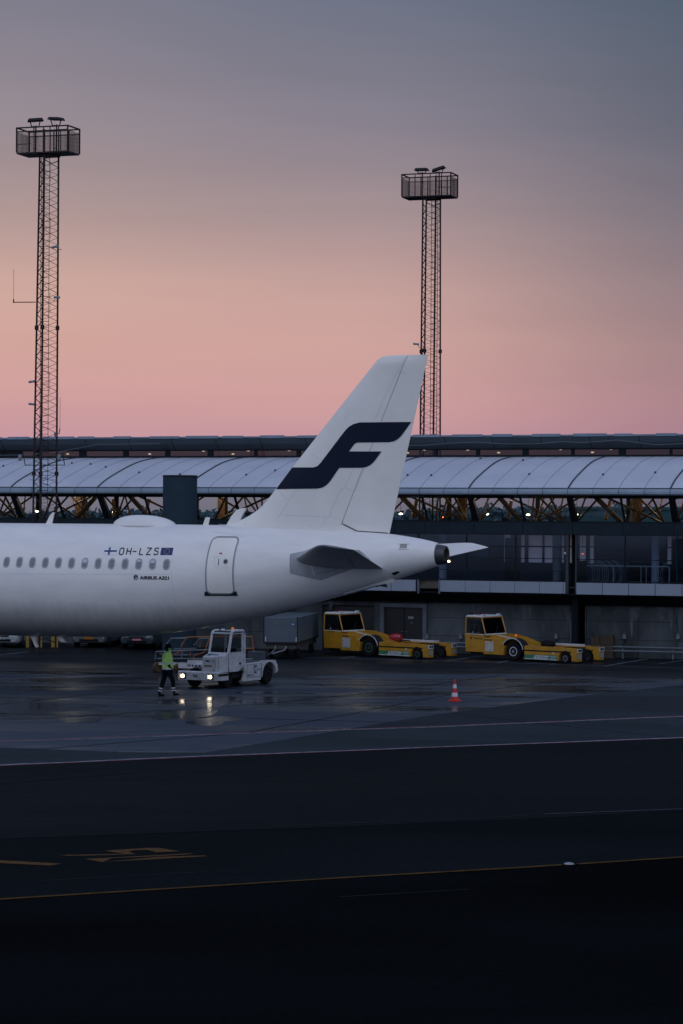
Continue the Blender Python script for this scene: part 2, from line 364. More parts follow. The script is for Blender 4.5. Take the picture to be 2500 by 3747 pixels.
def line(name, pts, w, z, m, dash=None, wob=0):
    b = MB(); P = []
    for i in range(len(pts)-1):
        a, c_ = Vector(pts[i]), Vector(pts[i+1]); n = max(1, int((c_-a).length/.7))
        for j in range(n): P.append(a.lerp(c_, j/n))
    P.append(Vector(pts[-1])); vs = []; fs = []
    off = 0
    for i, p in enumerate(P):
        d = (P[min(i+1, len(P)-1)]-P[max(i-1, 0)]).normalized(); nn = Vector((-d.y, d.x))
        off += random.uniform(-1, 1)*wob; off *= .8
        ww = w*(1+random.uniform(-.15, .15)*(wob > 0))
        q = p+nn*off; vs += [(q+nn*ww/2).to_3d()+Vector((0, 0, z)), (q-nn*ww/2).to_3d()+Vector((0, 0, z))]
    for i in range(len(P)-1): fs.append((2*i, 2*i+1, 2*i+3, 2*i+2))
    b.add(vs, fs); return b.build(name, m, kind='structure')
M_lw = mat('line_white', (.26, .31, .38), .7, col2=(.08, .10, .125), vscale=3, spec=.1)
M_lm = mat('line_worn', (.07, .085, .105), .8, col2=(.02, .026, .034), vscale=2, spec=.05)
M_lr = mat('line_red', (.34, .05, .08), .7, col2=(.10, .025, .04), vscale=3)
M_ly = mat('line_yellow', (.11, .058, .012), .8, col2=(.05, .028, .010), vscale=3, spec=.05)
M_lyd = mat('stand_marking_ochre', (.12, .066, .026), .8, col2=(.07, .038, .016), vscale=5, spec=.05)
M_lf = mat('line_faint', (.028, .034, .042), .8, col2=(.008, .011, .015), vscale=1.2, spec=.05)
M_joint = mat('pavement_joint_tar', (.003, .004, .006), .8, spec=.05)
def off2(pts, dz): return [(x, y+dz) for x, y in pts]
line('white_apron_line', LA, .16, .013, M_lw, wob=.05)
line('red_apron_line', off2(LA, .19), .12, .016, M_lr, wob=.03)
line('white_apron_line', LB, .16, .013, M_lw, wob=.05)
line('red_apron_line', off2(LB, -.17), .10, .016, M_lr, wob=.03)
YL = [gnd(x*k, y*k) for x, y in ((-60, 2069), (0, 2065), (400, 2040), (800, 2015), (1200, 1992), (1290, 1986))]; YL = ext(YL)[:-1]
line('yellow_taxi_line', YL, .13, .013, M_ly, wob=.01)
YL2 = ext([gnd(x*k, y*k) for x, y in ((1325, 1984), (1568, 1968), (1640, 1963))])[1:]
line('yellow_taxi_line', YL2, .13, .013, M_ly, wob=.01)
line('white_line_fragment', [gnd(1296*k, 1985.6*k), gnd(1316*k, 1984.4*k)], .16, .013, M_lm)
line('faint_white_line', [gnd(x*k, y*k) for x, y in ((600, 1898), (1100, 1879), (1250, 1870))], .06, .012, M_lf, wob=.02)
line('faint_white_line', [gnd(x*k, y*k) for x, y in ((1250, 1869), (1568, 1857), (1640, 1854))], .09, .012, M_lm, wob=.02)
line('faint_white_line', [gnd(x*k, y*k) for x, y in ((65, 2024), (470, 2002))], .035, .012, M_lf)
line('faint_white_line', [gnd(x*k, y*k) for x, y in ((775, 2060), (1080, 2042))], .035, .012, M_lf)
line('faint_yellow_line', [gnd(x*k, y*k) for x, y in ((1300, 1618), (1568, 1627), (1640, 1629))], .09, .013, M_lyd, wob=.02)
for a in (((0, 1926), (400, 1911), (800, 1897), (1200, 1880), (1568, 1862)), ((0, 1800), (300, 1775)), ((1050, 1640), (1600, 1700))):
    line('pavement_joint', [gnd(x*k, y*k) for x, y in a], .05, .011, M_joint)
for a in (((0, 1567), (500, 1580), (1000, 1594), (1320, 1603)), ((0, 1600), (500, 1609), (950, 1622), (1150, 1626)), ((0, 1638), (600, 1650), (900, 1658)), ((40, 1724), (560, 1683), (800, 1640), (1000, 1600), (1300, 1560)),
          ((100, 1650), (620, 1614), (900, 1585), (1150, 1550)), ((0, 1540), (700, 1556), (1400, 1578)), ((-20, 1620), (330, 1580), (700, 1545))):
    line('pavement_joint', [gnd(x*k, y*k) for x, y in a], .07, .011, M_joint)
# parking bay lines by the wall
def nline(pts, w, m=None): return line('parking_bay_line', [gnd(*p) for p in pts], w, .017, m or M_lw, wob=.01)
nline([(880, 2396), (1100, 2406), (1400, 2414), (1700, 2422), (2300, 2440), (2600, 2449)], .09)
for a, b_ in (((1060, 2405), (1207, 2385)), ((1248, 2411), (1299, 2402)), ((1433, 2416), (1456, 2413)), ((1624, 2421), (1760, 2402)), ((1817, 2427), (1859, 2419)), ((2014, 2433), (2028, 2430)),
              ((2210, 2439), (2370, 2412)), ((2410, 2430), (2520, 2415)), ((878, 2402), (1005, 2386)), ((0, 2372), (70, 2366)), ((-60, 2404), (110, 2386))):
    nline([a, b_], .1)
# ochre stand lettering
def cpx(x, y): return gnd(x/1.96, 3050+y/1.96)
def mark(polys):
    b = MB()
    for p in polys: b.add([(*cpx(x, y), .012) for x, y in p], [tuple(range(len(p)))])
    return b.build('painted_stand_marking', M_lyd, kind='structure')
mark([[(-60, 193), (0, 196), (440, 220), (362, 234), (0, 216), (-60, 212)],
      [(420, 158), (745, 152), (900, 150), (975, 151), (860, 156), (640, 162), (480, 163)],
      [(750, 127), (1060, 107), (1140, 107), (1290, 131), (1120, 139), (1105, 134), (1060, 122), (960, 124), (920, 134), (975, 151), (900, 150), (850, 143)],
      [(610, 187), (1000, 166), (1370, 146), (1388, 151), (1120, 167), (1000, 173), (800, 180), (790, 187), (735, 209)],
      [(1120, 172), (1460, 161), (1492, 166), (1130, 187), (735, 209), (990, 186)]])

# ================================================================ AIRCRAFT
TH = R(23); AO = (-5.42, 87.0, 0)
air = thing('airliner', AO, 'white passenger jet with a navy F emblem on its tall tail fin', 'aeroplane', -TH)
def ap(xd, yd, v=0): return onplane(xd*k, yd*k, AO, TH, v)
def apn(x, y, v=0): return onplane(x, y, AO, TH, v)
top = [(-33, 4.6), (-32, 5.2), (-30, 5.85), (-28, 6.2), (-25, 6.33)]+[(-14, 6.33), (-7.9, 6.33), (-.66, 6.33), (1.25, 6.32), (3.5, 6.27), (5.2, 6.21), (6.49, 6.145), (7.68, 6.07), (8.61, 5.95), (9.415, 5.80), (9.7, 5.71)]
bot = [(-33, 3.6), (-32, 2.9), (-30, 2.4), (-28, 2.2), (-25, 2.15), (-7.9, 2.15), (-4.2, 2.18), (-2.4, 2.24), (-.99, 2.37), (.24, 2.56), (1.62, 2.82), (2.82, 3.08), (4.17, 3.42), (5.34, 3.72), (6.67, 4.06), (7.81, 4.42), (8.62, 4.68), (9.42, 4.93), (9.7, 5.03)]
def smooth_fn(pts):
    xs = np.linspace(-33, 9.7, 1500); ys = np.interp(xs, [p[0] for p in pts], [p[1] for p in pts])
    kr = np.hanning(45); kr /= kr.sum(); yp = np.pad(ys, 22, mode='reflect', reflect_type='odd'); ys2 = np.convolve(yp, kr, 'valid')
    return lambda a: float(np.interp(a, xs, ys2))
ztop, zbot = smooth_fn(top), smooth_fn(bot)
def fw(a):
    h = (ztop(a)-zbot(a))/2
    return h*.955
def fsurf(a, z):
    zc = (ztop(a)+zbot(a))/2; h = (ztop(a)-zbot(a))/2; q = max(0., 1-((z-zc)/h)**2)
    return fw(a)*math.sqrt(q)
def fmap(off=.004):
    def f(a, z): return (a, -(fsurf(a, z)+off), z)
    return f
rings = []
NA = 96
for a in list(np.linspace(-33, -25, 14))+list(np.linspace(-24.5, -8, 16))+list(np.linspace(-7.5, 9.5, 60)):
    zc = (ztop(a)+zbot(a))/2; h = (ztop(a)-zbot(a))/2; w = fw(a)
    rings.append([(a, w*math.cos(2*math.pi*i/NA), zc+h*math.sin(2*math.pi*i/NA)) for i in range(NA)])
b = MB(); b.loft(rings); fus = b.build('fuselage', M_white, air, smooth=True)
# surface px -> (a,z) on port side
def fs(x, y):
    v = -1.9
    for _ in range(6):
        a, z = apn(x, y, v); v = -fsurf(a, z)
    return a, z
def c1(x, y): return x/1.742, 1550+y/1.742
def c2(x, y): return 800+x/1.742, 1250+y/1.742
# tail end cap
zc = (ztop(9.45)+zbot(9.45))/2
b = MB(); b.lathe([(.358, 9.44), (.352, 9.55), (.338, 9.68), (.315, 9.78), (.295, 9.82), (.235, 9.82), (.22, 9.75), (.215, 9.52)], (0, 0, 5.355), 'x', 32)
b.build('exhaust_nozzle', mat('nozzle_metal', (.055, .06, .068), .45, .5, var=.2), air, smooth=True)
b = MB(); b.lathe([(.214, 9.55), (.02, 9.54)], (0, 0, 5.355), 'x', 24); b.build('exhaust_opening', M_black, air)
tl = apn(1643, 2054, -.1)
b = MB(); b.lathe([(.002, -.05), (.035, -.03), (.04, 0), (.03, .03), (.002, .045)], (tl[0], -.1, tl[1]), 'x', 12)
b.build('tail_light', mat('lamp_warm', (1, .8, .5), emit=(1, .72, .42), estr=7), air)
b = MB(); b.lathe([(.05, -.22), (.05, -.03), (.03, -.03)], (tl[0], -.1, tl[1]), 'x', 12); b.build('tail_light_housing', M_dark, air)
# ---- fin
LE = [(510, 1207), (528, 1202), (545, 1197), (560, 1190.5), (575, 1182), (590, 1172), (600, 1163), (610, 1152), (620, 1140), (630, 1126.5), (640, 1112.5), (700, 1036.5), (760, 960.5), (820, 884.5), (861, 833), (865, 828.5), (870, 823.5), (876, 819.5), (884, 816.5), (893, 815.6)]
LEp = [ap(x, y) for x, y in LE]; LEp[-1] = (LEp[-1][0], 12.256)
TEt, TEb = (9.101, 12.26), (7.70, 6.06)
def te(z): return TEb[0]+(TEt[0]-TEb[0])*(z-TEb[1])/(TEt[1]-TEb[1])
ht, hb = ap(937, 814), ap(788, 1203)
def hinge(z): return hb[0]+(ht[0]-hb[0])*(z-hb[1])/(ht[1]-hb[1])
def le(z):
    z = max(z, LEp[0][1]); return float(np.interp(z, [p[1] for p in LEp], [p[0] for p in LEp]))
def fint(a, z):
    ch = max(te(z)-max(le(z), 3.0-(7.8-z)*1.0 if z < 7.8 else le(z)), .3); f = min(max((a-le(z))/max(te(z)-le(z), .1), 0), 1)
    s = max(te(z)-le(z), .1)
    t = .11*min(ch, 4.6)
    if z > 12.0: t *= math.sqrt(max(0.02, (12.262-z)/.262))
    return t*(1.4845*math.sqrt(f)-.63*f-1.758*f*f+1.4215*f**3-.5075*f**4)/1.0+.004
def fmapfin(off=.004):
    def f(a, z): return (a, -(fint(a, z)+off), z)
    return f
def fin_px(x, y):
    v = -.2
    for _ in range(4):
        a, z = apn(x, y, v); v = -fint(a, z)
    return a, z
def lift(name, fa0, fa1, zs, m):
    rings = []
    for z in zs:
        a0, a1 = fa0(z), fa1(z); n = 22
        us = [a0+(a1-a0)*(i/n)**1.6 for i in range(n+1)]
        rings.append([(a, -fint(a, z), z) for a in us]+[(a, fint(a, z), z) for a in us[::-1]])
    b = MB(); b.loft(rings); return b.build(name, m, air, smooth=True)
zs = list(np.linspace(6.0, 7.9, 30))+list(np.linspace(8.0, 11.9, 14))+list(np.linspace(12, 12.256, 12))
rf = apn(*c2(885, 1212), 0)
def foot(z): return hb[0]+(rf[0]-hb[0])*(hb[1]-z)/(hb[1]-rf[1])
lift('tail_fin', lambda z: le(z) if z > LEp[0][1] else LEp[0][0]+.01, lambda z: hinge(z)-.008 if z >= hb[1] else foot(z)-.005, zs, M_fin)
def rud0(z): return hinge(z)+.012 if z >= hb[1] else min(foot(z)+.02, te(z)-.05)
zr = [6.075, 6.12, 6.17, hb[1]-.06, hb[1]-.01]+[hb[1]+(12.256-hb[1])*i/40 for i in range(1, 41)]
zr = sorted(zr)
lift('rudder', rud0, te, zr, M_fin)
# rudder lower skirt (slanted foot)
EM = [(370, 940), (470, 802), (600, 802), (618, 799), (634, 791), (650, 775), (790, 590), (812, 562), (834, 541), (862, 525), (900, 515), (1230, 512), (1180, 582), (1160, 607), (1140, 624), (1118, 635), (1090, 641), (900, 643), (880, 645), (866, 654), (832, 700), (1040, 700), (1000, 755), (982, 776), (962, 791), (940, 800), (912, 804), (770, 805), (715, 886), (700, 904), (682, 920), (660, 931), (632, 937)]
emp = [fin_px(*c2(x, y)) for x, y in EM]; emp[0] = apn(*c2(370, 940), -.06); emp[1] = apn(*c2(471, 802), -.06); emp = [(max(a, le(z)+.001), z) for a, z in emp]
filled(emp, .09, fmapfin(.016), 'fin_emblem', M_navy, air)
b = MB(); fm = fmapfin(.003)
for path in ([(1150, 190), (1190, 207)], [(1190, 105), (1110, 250), (1060, 350), (1010, 470), (985, 500)], [(790, 405), (835, 455), (800, 500)], [(575, 695), (640, 748)],
             [(375, 940), (450, 1015), (500, 950)], [(450, 1015), (370, 1140)], [(860, 810), (805, 930), (870, 955), (930, 810)], [(780, 945), (712, 1085), (715, 1110), (800, 1145)], [(805, 930), (770, 960)],
             [(415, 1105), (560, 1112), (690, 1120), (712, 1110)], [(690, 1120), (655, 1185)]):
    b = MB(); strip_on([fin_px(*c2(x, y)) for x, y in path], .014, fm, b); b.build('skin_seam', M_seam, air)
b = MB(); strip_on([(hinge(z), z) for z in np.linspace(6.35, 12.2, 20)], .02, fmapfin(.006), b); b.build('rudder_hinge_line', mat('hinge_line_grey', (.42, .43, .45), .6), air)
# rudder foot gap + fin root fillet line
b = MB(); strip_on([fin_px(*c2(795, 1163)), fin_px(*c2(885, 1208)), fin_px(*c2(1080, 1221))], .03, fmapfin(.012), b); b.build('rudder_foot_gap', M_dark, air)
# ---- tailplanes
def tailplane(side):
    rl_, rt = apn(*c2(455, 1392), -1.1), apn(*c2(1040, 1448), -.8)
    tl_, tt = apn(*c2(628, 1297), -6.35), apn(*c2(860, 1326), -6.35)
    if side > 0:
        rl_ = (rl_[0], onplane(705*k, 1267*k, AO, TH, .9)[1]); rt = (rt[0], onplane(925*k, 1303*k, AO, TH, .9)[1])
        tl_, tt = ap(1068, 1246, 6.5), ap(1126, 1256, 6.5)
    n = 24
    def sec(a0, z0, a1, z1, y, t, f0, f1):
        up = []; lo = []
        for i in range(n+1):
            f = f0+(f1-f0)*(i/n)**1.5 if f0 == 0 else f0+(f1-f0)*i/n
            th_ = t*(1.4845*math.sqrt(f)-.63*f-1.758*f*f+1.4215*f**3-.5075*f**4)
            ch = a1-a0; up.append((a0+ch*f, y, z0+(z1-z0)*f+th_*ch*.85+.003)); lo.append((a0+ch*f, y, z0+(z1-z0)*f-th_*ch*1.1-.003))
        return up+lo[::-1]
    for nm, f0, f1 in (('tailplane', 0, .705), ('elevator', .715, 1.0)):
        rings = []
        for s in (0, .06, .2, .4, .6, .8, .93, .975, 1.0):
            rd = 0 if s < .93 else (0.06 if s < .96 else (.18 if s < .99 else .45))
            a0 = rl_[0]+(tl_[0]-rl_[0])*s+rd*.6; z0 = rl_[1]+(tl_[1]-rl_[1])*s
            a1 = rt[0]+(tt[0]-rt[0])*s-rd*.06; z1 = rt[1]+(tt[1]-rt[1])*s
            y = (.7+(6.35-.7)*s)*side
            rings.append(sec(a0, z0, a1, z1, y, .115-.02*s if s < .98 else .05, f0, f1))
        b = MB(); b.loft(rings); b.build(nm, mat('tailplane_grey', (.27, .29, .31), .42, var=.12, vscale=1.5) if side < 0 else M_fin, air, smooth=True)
    for s in (.78, .86, .93):
        b = MB(); a1 = rt[0]+(tt[0]-rt[0])*s; z1 = rt[1]+(tt[1]-rt[1])*s; y = (.7+5.65*s)*side
        b.tube([(a1-.02, y, z1), (a1+.16, y, z1+.01)], .006, 4)
        b.build('static_wick', M_dark, air)
tailplane(-1); tailplane(1)
M_plate = mat('bare_plate_grey', (.36, .38, .41), .45, var=.1, vscale=3)
filled([fs(*c2(x, y)) for x, y in ((462, 1352), (545, 1335), (640, 1300), (900, 1330), (968, 1388), (860, 1448), (655, 1522), (600, 1512), (465, 1480))], .2, fmap(.006), 'trim_rub_plate', M_plate, air)
b = MB()
strip_on([fs(*c2(592, 1420)), fs(*c2(600, 1455)), fs(*c2(616, 1490))], .07, fmap(.02), b); b.build('plate_seal', mat('seal_pale', (.55, .57, .6), .5), air)
b = MB(); strip_on([fs(*c2(460, 1355)), fs(*c2(460, 1478))], .03, fmap(.012), b); b.build('plate_edge', M_grey, air); b = MB(); strip_on([fs(*c2(616, 1486)), fs(*c2(800, 1440)), fs(*c2(900, 1415))], .022, fmap(.012), b)
b.build('plate_edge', M_grey, air)
# ---- fuselage seams
m_ = fmap(.003)
for path in ([(x, 958+x*.003) for x in (0, 300, 600, 900, 1092)], [(1092, 935), (1102, 1040), (1115, 1120), (1160, 1240)], [(1345, 686), (1450, 700), (1558, 722)]):
    b = MB(); strip_on([fs(*c1(x, y)) for x, y in path], .014, m_, b); b.build('skin_seam', M_seam, air)
for path in ([(862, 1208), (830, 1235), (812, 1275), (805, 1350), (803, 1430), (806, 1500), (830, 1550)], [(0, 1165), (340, 1186), (655, 1198), (860, 1207)], [(930, 1493), (1220, 1420), (1232, 1450)], [(1228, 1250), (1222, 1330), (1222, 1420)]):
    b = MB(); strip_on([fs(*c2(x, y)) for x, y in path], .014, m_, b); b.build('skin_seam', M_seam, air)
# outlined vent grille with slats on the rear barrel
gr_ = [fs(*c2(x, y)) for x, y in ((1147, 1290), (1215, 1290), (1210, 1325), (1147, 1325))]
b = MB(); strip_on(gr_, .012, fmap(.004), b, closed=True)
for i in range(7):
    x = 1158+i*6.6; strip_on([fs(*c2(x+2, 1292)), fs(*c2(x-1, 1317))], .02, fmap(.006), b)
b.build('vent_grille', M_dark, air)
filled([fs(*c2(x, y)) for x, y in ((1105, 1475), (1142, 1464), (1158, 1470), (1125, 1490), (1108, 1484))], .1, fmap(.008), 'air_inlet', M_black, air)
# belly fairing strakes
b = MB()
pa, pb_ = apn(*c2(950, 1548), 0), apn(*c2(1110, 1530), 0)
for (xa, ya), (xb, yb), dn in (((930, 1562), (1110, 1530), 26), ((800, 1600), (960, 1562), 22)):
    a0, z0 = apn(*c2(xa, ya), -.3); a1, z1 = apn(*c2(xb, yb), -.3)
    b.hexa([(a0, -.32, z0-.05), (a1, -.3, z1-.03), (a1, .1, z1), (a0, .1, z0), (a0, -.36, z0+.02), (a1, -.32, z1+.015), (a1, .1, z1+.3), (a0, .1, z0+.3)])
b.build('belly_fairing', M_white, air)
b = MB(); a0, z0 = apn(*c2(960, 1560), -.2); b.prism([(a0+.2, z0+.05), (a0+.65, z0+.12), (a0+.72, z0-.03), (a0+.45, z0+.02), (a0+.3, z0-.02)], -.3, -.25); b.build('drain_fin', M_dark, air)
# ---- windows
for i in range(-12, 13):
    xw = 1062-(12-i)*83.75 if i >= 0 else 57+i*82
    a = .0+fs(*c1(1062, 897))[0]-(12-i)*.5365; z = 4.925
    mp_ = fmap(.006)
    fr = filled(rrect(a, z, .118, .185, .112), .08, fmap(.005), 'passenger_window', mat('window_surround', (.40, .42, .45), .4), air)
    filled(rrect(a, z, .088, .15, .085), .06, fmap(.010), 'window_pane', mat('cabin_pane', (.19, .21, .24), .15), fr)
    bb = MB(); strip_on(rrect(a, z, .125, .192, .118), .012, fmap(.007), bb, closed=True); bb.build('window_rim', M_grey, fr)
    if i in (6, 10, 11):
        h = {6: .11, 10: .05, 11: .09}[i]
        filled([(a-.08, z+.15-h-.02), (a+.08, z+.15-h-.02), (a+.075, z+.11), (a+.05, z+.14), (a-.05, z+.14), (a-.075, z+.11)], .05, fmap(.013), 'window_shade', M_refl, fr)
# ---- door
dl = fs(*c1(1318, 890))[0]; dr = fs(*c1(1489, 890))[0]; dz1 = fs(*c1(1430, 722))[1]; dz0 = fs(*c1(1405, 1085))[1]
dc, dzc, dhw, dhh = (dl+dr)/2, (dz0+dz1)/2, (dr-dl)/2, (dz1-dz0)/2
door = filled(rrect(dc, dzc, dhw, dhh, .16), .15, fmap(.012), 'cabin_door', M_fin, air)
bb = MB(); strip_on(rrect(dc, dzc, dhw, dhh, .18), .05, fmap(.016), bb, closed=True); bb.build('door_seal', M_grey, door)
a, z = fs(*c1(1440, 879)); filled([(a+.075*math.cos(t*.5236), z+.082*math.sin(t*.5236)) for t in range(12)], .06, fmap(.018), 'door_window', mat('porthole_dark', (.03, .035, .04), .15), door)
bb = MB(); strip_on([(a+.1*math.cos(t*.5236), z+.105*math.sin(t*.5236)) for t in range(12)], .015, fmap(.018), bb, closed=True)
for path in ([(1370, 850), (1370, 905), (1385, 917), (1397, 905), (1392, 850)], [(1360, 850), (1400, 850)], [(1425, 915), (1458, 915)], [(1340, 875), (1362, 880)]): strip_on([fs(*c1(*p)) for p in path], .012, fmap(.017), bb)
bb.build('door_markings', M_seam, door)
bb = MB(); strip_on([fs(*c1(1396, 862)), fs(*c1(1395, 902))], .024, fmap(.02), bb); bb.build('door_handle', M_black, door)
filled([fs(*c1(x, y)) for x, y in ((1400, 822), (1418, 822), (1418, 832), (1400, 832))], .1, fmap(.018), 'warning_placard', mat('placard_red', (.4, .05, .08), .5), door)
filled([fs(*c1(x, y)) for x, y in ((1304, 1098), (1308, 1068), (1322, 1072), (1334, 1084), (1350, 1088), (1465, 1088), (1484, 1082), (1494, 1072), (1508, 1068), (1518, 1098))], .12, fmap(.02), 'scuff_plate', mat('scuff_black', (.012, .014, .02), .5), air)
# ---- registration and marks
def tmap(x0, y0, x1, y1, shear=0, off=.008):
    a0, z0 = fs(*c1(x0, y1)); a1, z1 = fs(*c1(x1, y0)); z0 = fs(*c1((x0+x1)/2, y1))[1]; z1 = fs(*c1((x0+x1)/2, y0))[1]
    f = fmap(off)
    def g(u, v): return f(a0+(a1-a0)*u+shear*(v-.5)*(z1-z0), z0+(z1-z0)*v)
    return g
M_let = mat('letter_black', (.008, .01, .016), .4)
GL = {'O': [(.3, 0), (.08, .1), (0, .25), (0, .75), (.08, .9), (.3, 1), (.7, 1), (.92, .9), (1, .75), (1, .25), (.92, .1), (.7, 0), (.3, 0)], 'L': [(0, 1), (0, 0), (1, 0)], 'Z': [(0, 1), (1, 1), (0, 0), (1, 0)],
      'S': [(0, .16), (.12, .03), (.35, 0), (.7, 0), (.95, .1), (1, .3), (.9, .45), (.6, .53), (.3, .58), (.06, .68), (.03, .85), (.2, .97), (.5, 1), (.8, .99), (.98, .86)]}
for ch, x0, x1 in (('O', 760, 785), ('H', 806, 831), ('L', 889, 911), ('Z', 932, 960), ('S', 980, 1006)):
    bb = MB(); P_ = lambda u, v: fs(*c1(x0+(x1-x0)*u+9*v, 835-42*v))
    for q in ([GL[ch]] if ch != 'H' else [[(0, 0), (0, 1)], [(1, 0), (1, 1)], [(0, .52), (1, .52)]]): strip_on([P_(u, v) for u, v in q], .042, fmap(.008), bb, step=.05)
    bb.build('registration_letter', M_let, air)
bb = MB(); strip_on([fs(*c1(847, 815)), fs(*c1(871, 815))], .04, fmap(.008), bb); bb.build('registration_dash', M_let, air)
def flagpoly(x0, y0, x1, y1, sh=9):
    return [fs(*c1(x0, y1)), fs(*c1(x1-sh, y1)), fs(*c1(x1, y0)), fs(*c1(x0+sh, y0))]
M_flagw = mat('flag_white', (.82, .83, .85), .4); M_flagb = mat('flag_blue', (.006, .05, .2), .4); M_eu = mat('flag_deep_blue', (.006, .025, .14), .4)
fl = filled(flagpoly(664, 788, 750, 836), .1, fmap(.008), 'finnish_flag', M_flagw, air)
bb = MB(); strip_on([fs(*c1(667, 812)), fs(*c1(746, 812))], .062, fmap(.012), bb); strip_on([fs(*c1(694, 835)), fs(*c1(703, 789))], .075, fmap(.014), bb); bb.build('blue_cross', M_flagb, fl)
bb = MB(); strip_on(flagpoly(664, 788, 750, 836), .008, fmap(.012), bb, closed=True); bb.build('flag_edge', M_seam, fl)
fl = filled(flagpoly(1022, 791, 1107, 838), .1, fmap(.008), 'european_flag', M_eu, air)
ec = fs(*c1(1065, 815)); bb = MB()
for t in range(12):
    cx_, cz_ = ec[0]+.095*math.sin(t*.5236), ec[1]+.098*math.cos(t*.5236); f_ = fmap(.013)
    bb.add([f_(cx_+(.017 if q % 2 == 0 else .008)*math.sin(q*.6283), cz_+(.017 if q % 2 == 0 else .008)*math.cos(q*.6283)) for q in range(10)], [tuple(range(10))])
bb.build('flag_stars', mat('star_yellow', (.6, .5, .12), .5), fl)
text_on('AIRBUS A321', tmap(891, 972, 1079, 995), 'maker_lettering', mat('letter_black', (.008, .01, .016), .4), air, .045)
mc = fs(*c1(867, 980)); bb = MB()
bb2 = [(mc[0]+.082*math.cos(t*.3142), mc[1]+.088*math.sin(t*.3142)) for t in range(20)]
strip_on(bb2, .02, fmap(.008), bb, closed=True, step=.03)
for rr_ in (.055, .032): strip_on([(mc[0]+rr_*math.cos(R(t)), mc[1]+rr_*1.05*math.sin(R(t))) for t in range(20, 230, 20)], .018, fmap(.009), bb, step=.03)
strip_on([(mc[0]-.07, mc[1]-.03), (mc[0], mc[1]-.02), (mc[0]+.06, mc[1]+.03)], .03, fmap(.009), bb, step=.03)
bb.build('round_maker_mark', mat('letter_black', (.008, .01, .016), .4), air)
# ---- top fittings
a0, a1 = apn(*c1(735, 645))[0], apn(*c1(1118, 642))[0]; rings = []
for s in np.linspace(0, 1, 26):
    a = a0+(a1-a0)*s; hh = .375*(max(0, 1-abs(2*(s**.82)-1)**2.3))**.6+.0; w = .55*(hh/.375)**.7+.01
    rings.append([(a, w*math.cos(t*math.pi/12), ztop(a)-.06+(hh+.02)*math.sin(t*math.pi/12)) for t in range(13)]+[(a, 0, ztop(a)-.2)])
b = MB(); b.loft(rings); rd = b.build('satellite_radome', M_white, air, smooth=True)
b = MB(); b.tube([(a0-.02, -.05, ztop(a0)+.0)]+[(a0+(a1-a0)*s, -.63*math.sin(math.pi*s)**.5-.02, ztop(a0)-.09) for s in np.linspace(.05, .95, 14)]+[(a1+.02, -.05, ztop(a1)+.0)], .011, 5); b.build('radome_joint', M_seam, rd)
def blade(pts, y, th_):
    P = [apn(*c1(*p)) for p in pts]; b = MB(); b.prism([(a, z) for a, z in P], y-th_, y+th_); return b.build('blade_antenna', M_fin, air)
blade([(288, 650), (320, 585), (338, 565), (348, 567), (330, 650)], 0, .02)
blade([(1292, 655), (1311, 600), (1320, 597), (1339, 598), (1326, 655)], 0, .02)
blade([(1398, 665), (1440, 590), (1470, 553), (1495, 542), (1532, 537), (1528, 552), (1505, 590), (1480, 665)], .5, .05)
def c5(x, y): return x/2.24, 2250+y/2.24
for pts in ([(245, 165), (300, 165), (300, 190), (303, 230), (316, 262), (300, 266), (286, 240), (270, 200)], [(478, 170), (515, 175), (530, 205), (546, 226), (520, 222), (492, 212)]):
    P = [apn(*c5(*p)) for p in pts]; b = MB(); b.prism(P, -.06, .06); b.build('drain_mast', M_fin, air)
a0, z0 = apn(765, 2283, -.2)
b = MB(); b.box((a0-.18, -.35, z0-.03), (a0+.25, -.1, z0+.06)); b.build('belly_hatch', M_grey, air)
# ---- wings and gear, standing outside the picture to the left
def wing(side):
    rings = []
    for s in np.linspace(0, 1, 8):
        y = (1.2+15.8*s)*side; ch = 6.3*(1-s)+1.6*s; a0 = -21+8.5*s; z0 = 2.9+1.4*s; t = .12
        u = [i/12 for i in range(13)]; th_ = lambda f: t*ch*(1.4845*math.sqrt(f)-.63*f-1.758*f*f+1.4215*f**3-.5075*f**4)
        rings.append([(a0+ch*f, y, z0+th_(f)) for f in u]+[(a0+ch*f, y, z0-.7*th_(f)) for f in u[::-1]])
    b = MB(); b.loft(rings); b.build('wing', M_fin, air, smooth=True)
    b = MB(); b.lathe([(.6, -22.8), (1.05, -22.5), (1.12, -21), (.95, -19.4), (.5, -18.6)], (0, 5.75*side, 2.0), 'x', 24); b.build('engine', M_fin, air, smooth=True)
    b = MB(); b.box((-21.5, 5.65*side-.12, 2.9), (-19, 5.65*side+.12, 3.5)); b.build('engine_pylon', M_fin, air)
    g = MB(); g.tube([(-16, 3.8*side, .6), (-16, 3.8*side, 2.8)], .14, 10); lg = g.build('landing_gear', M_steel, air)
    for dy in (-.4, .4):
        b = MB(); b.lathe([(.3, -.18), (.54, -.18), (.58, -.1), (.58, .1), (.54, .18), (.3, .18)], (-16, 3.8*side+dy, .585), 'y', 24); b.build('wheel', M_black, lg)
wing(-1); wing(1)
g = MB(); g.tube([(-28.5, 0, .4), (-28.5, 0, 2.4)], .1, 8); lg = g.build('landing_gear', M_steel, air)
for dy in (-.25, .25):
    b = MB(); b.lathe([(.2, -.1), (.36, -.1), (.38, -.05), (.38, .05), (.36, .1), (.2, .1)], (-28.5, dy, .385), 'y', 20); b.build('wheel', M_black, lg)
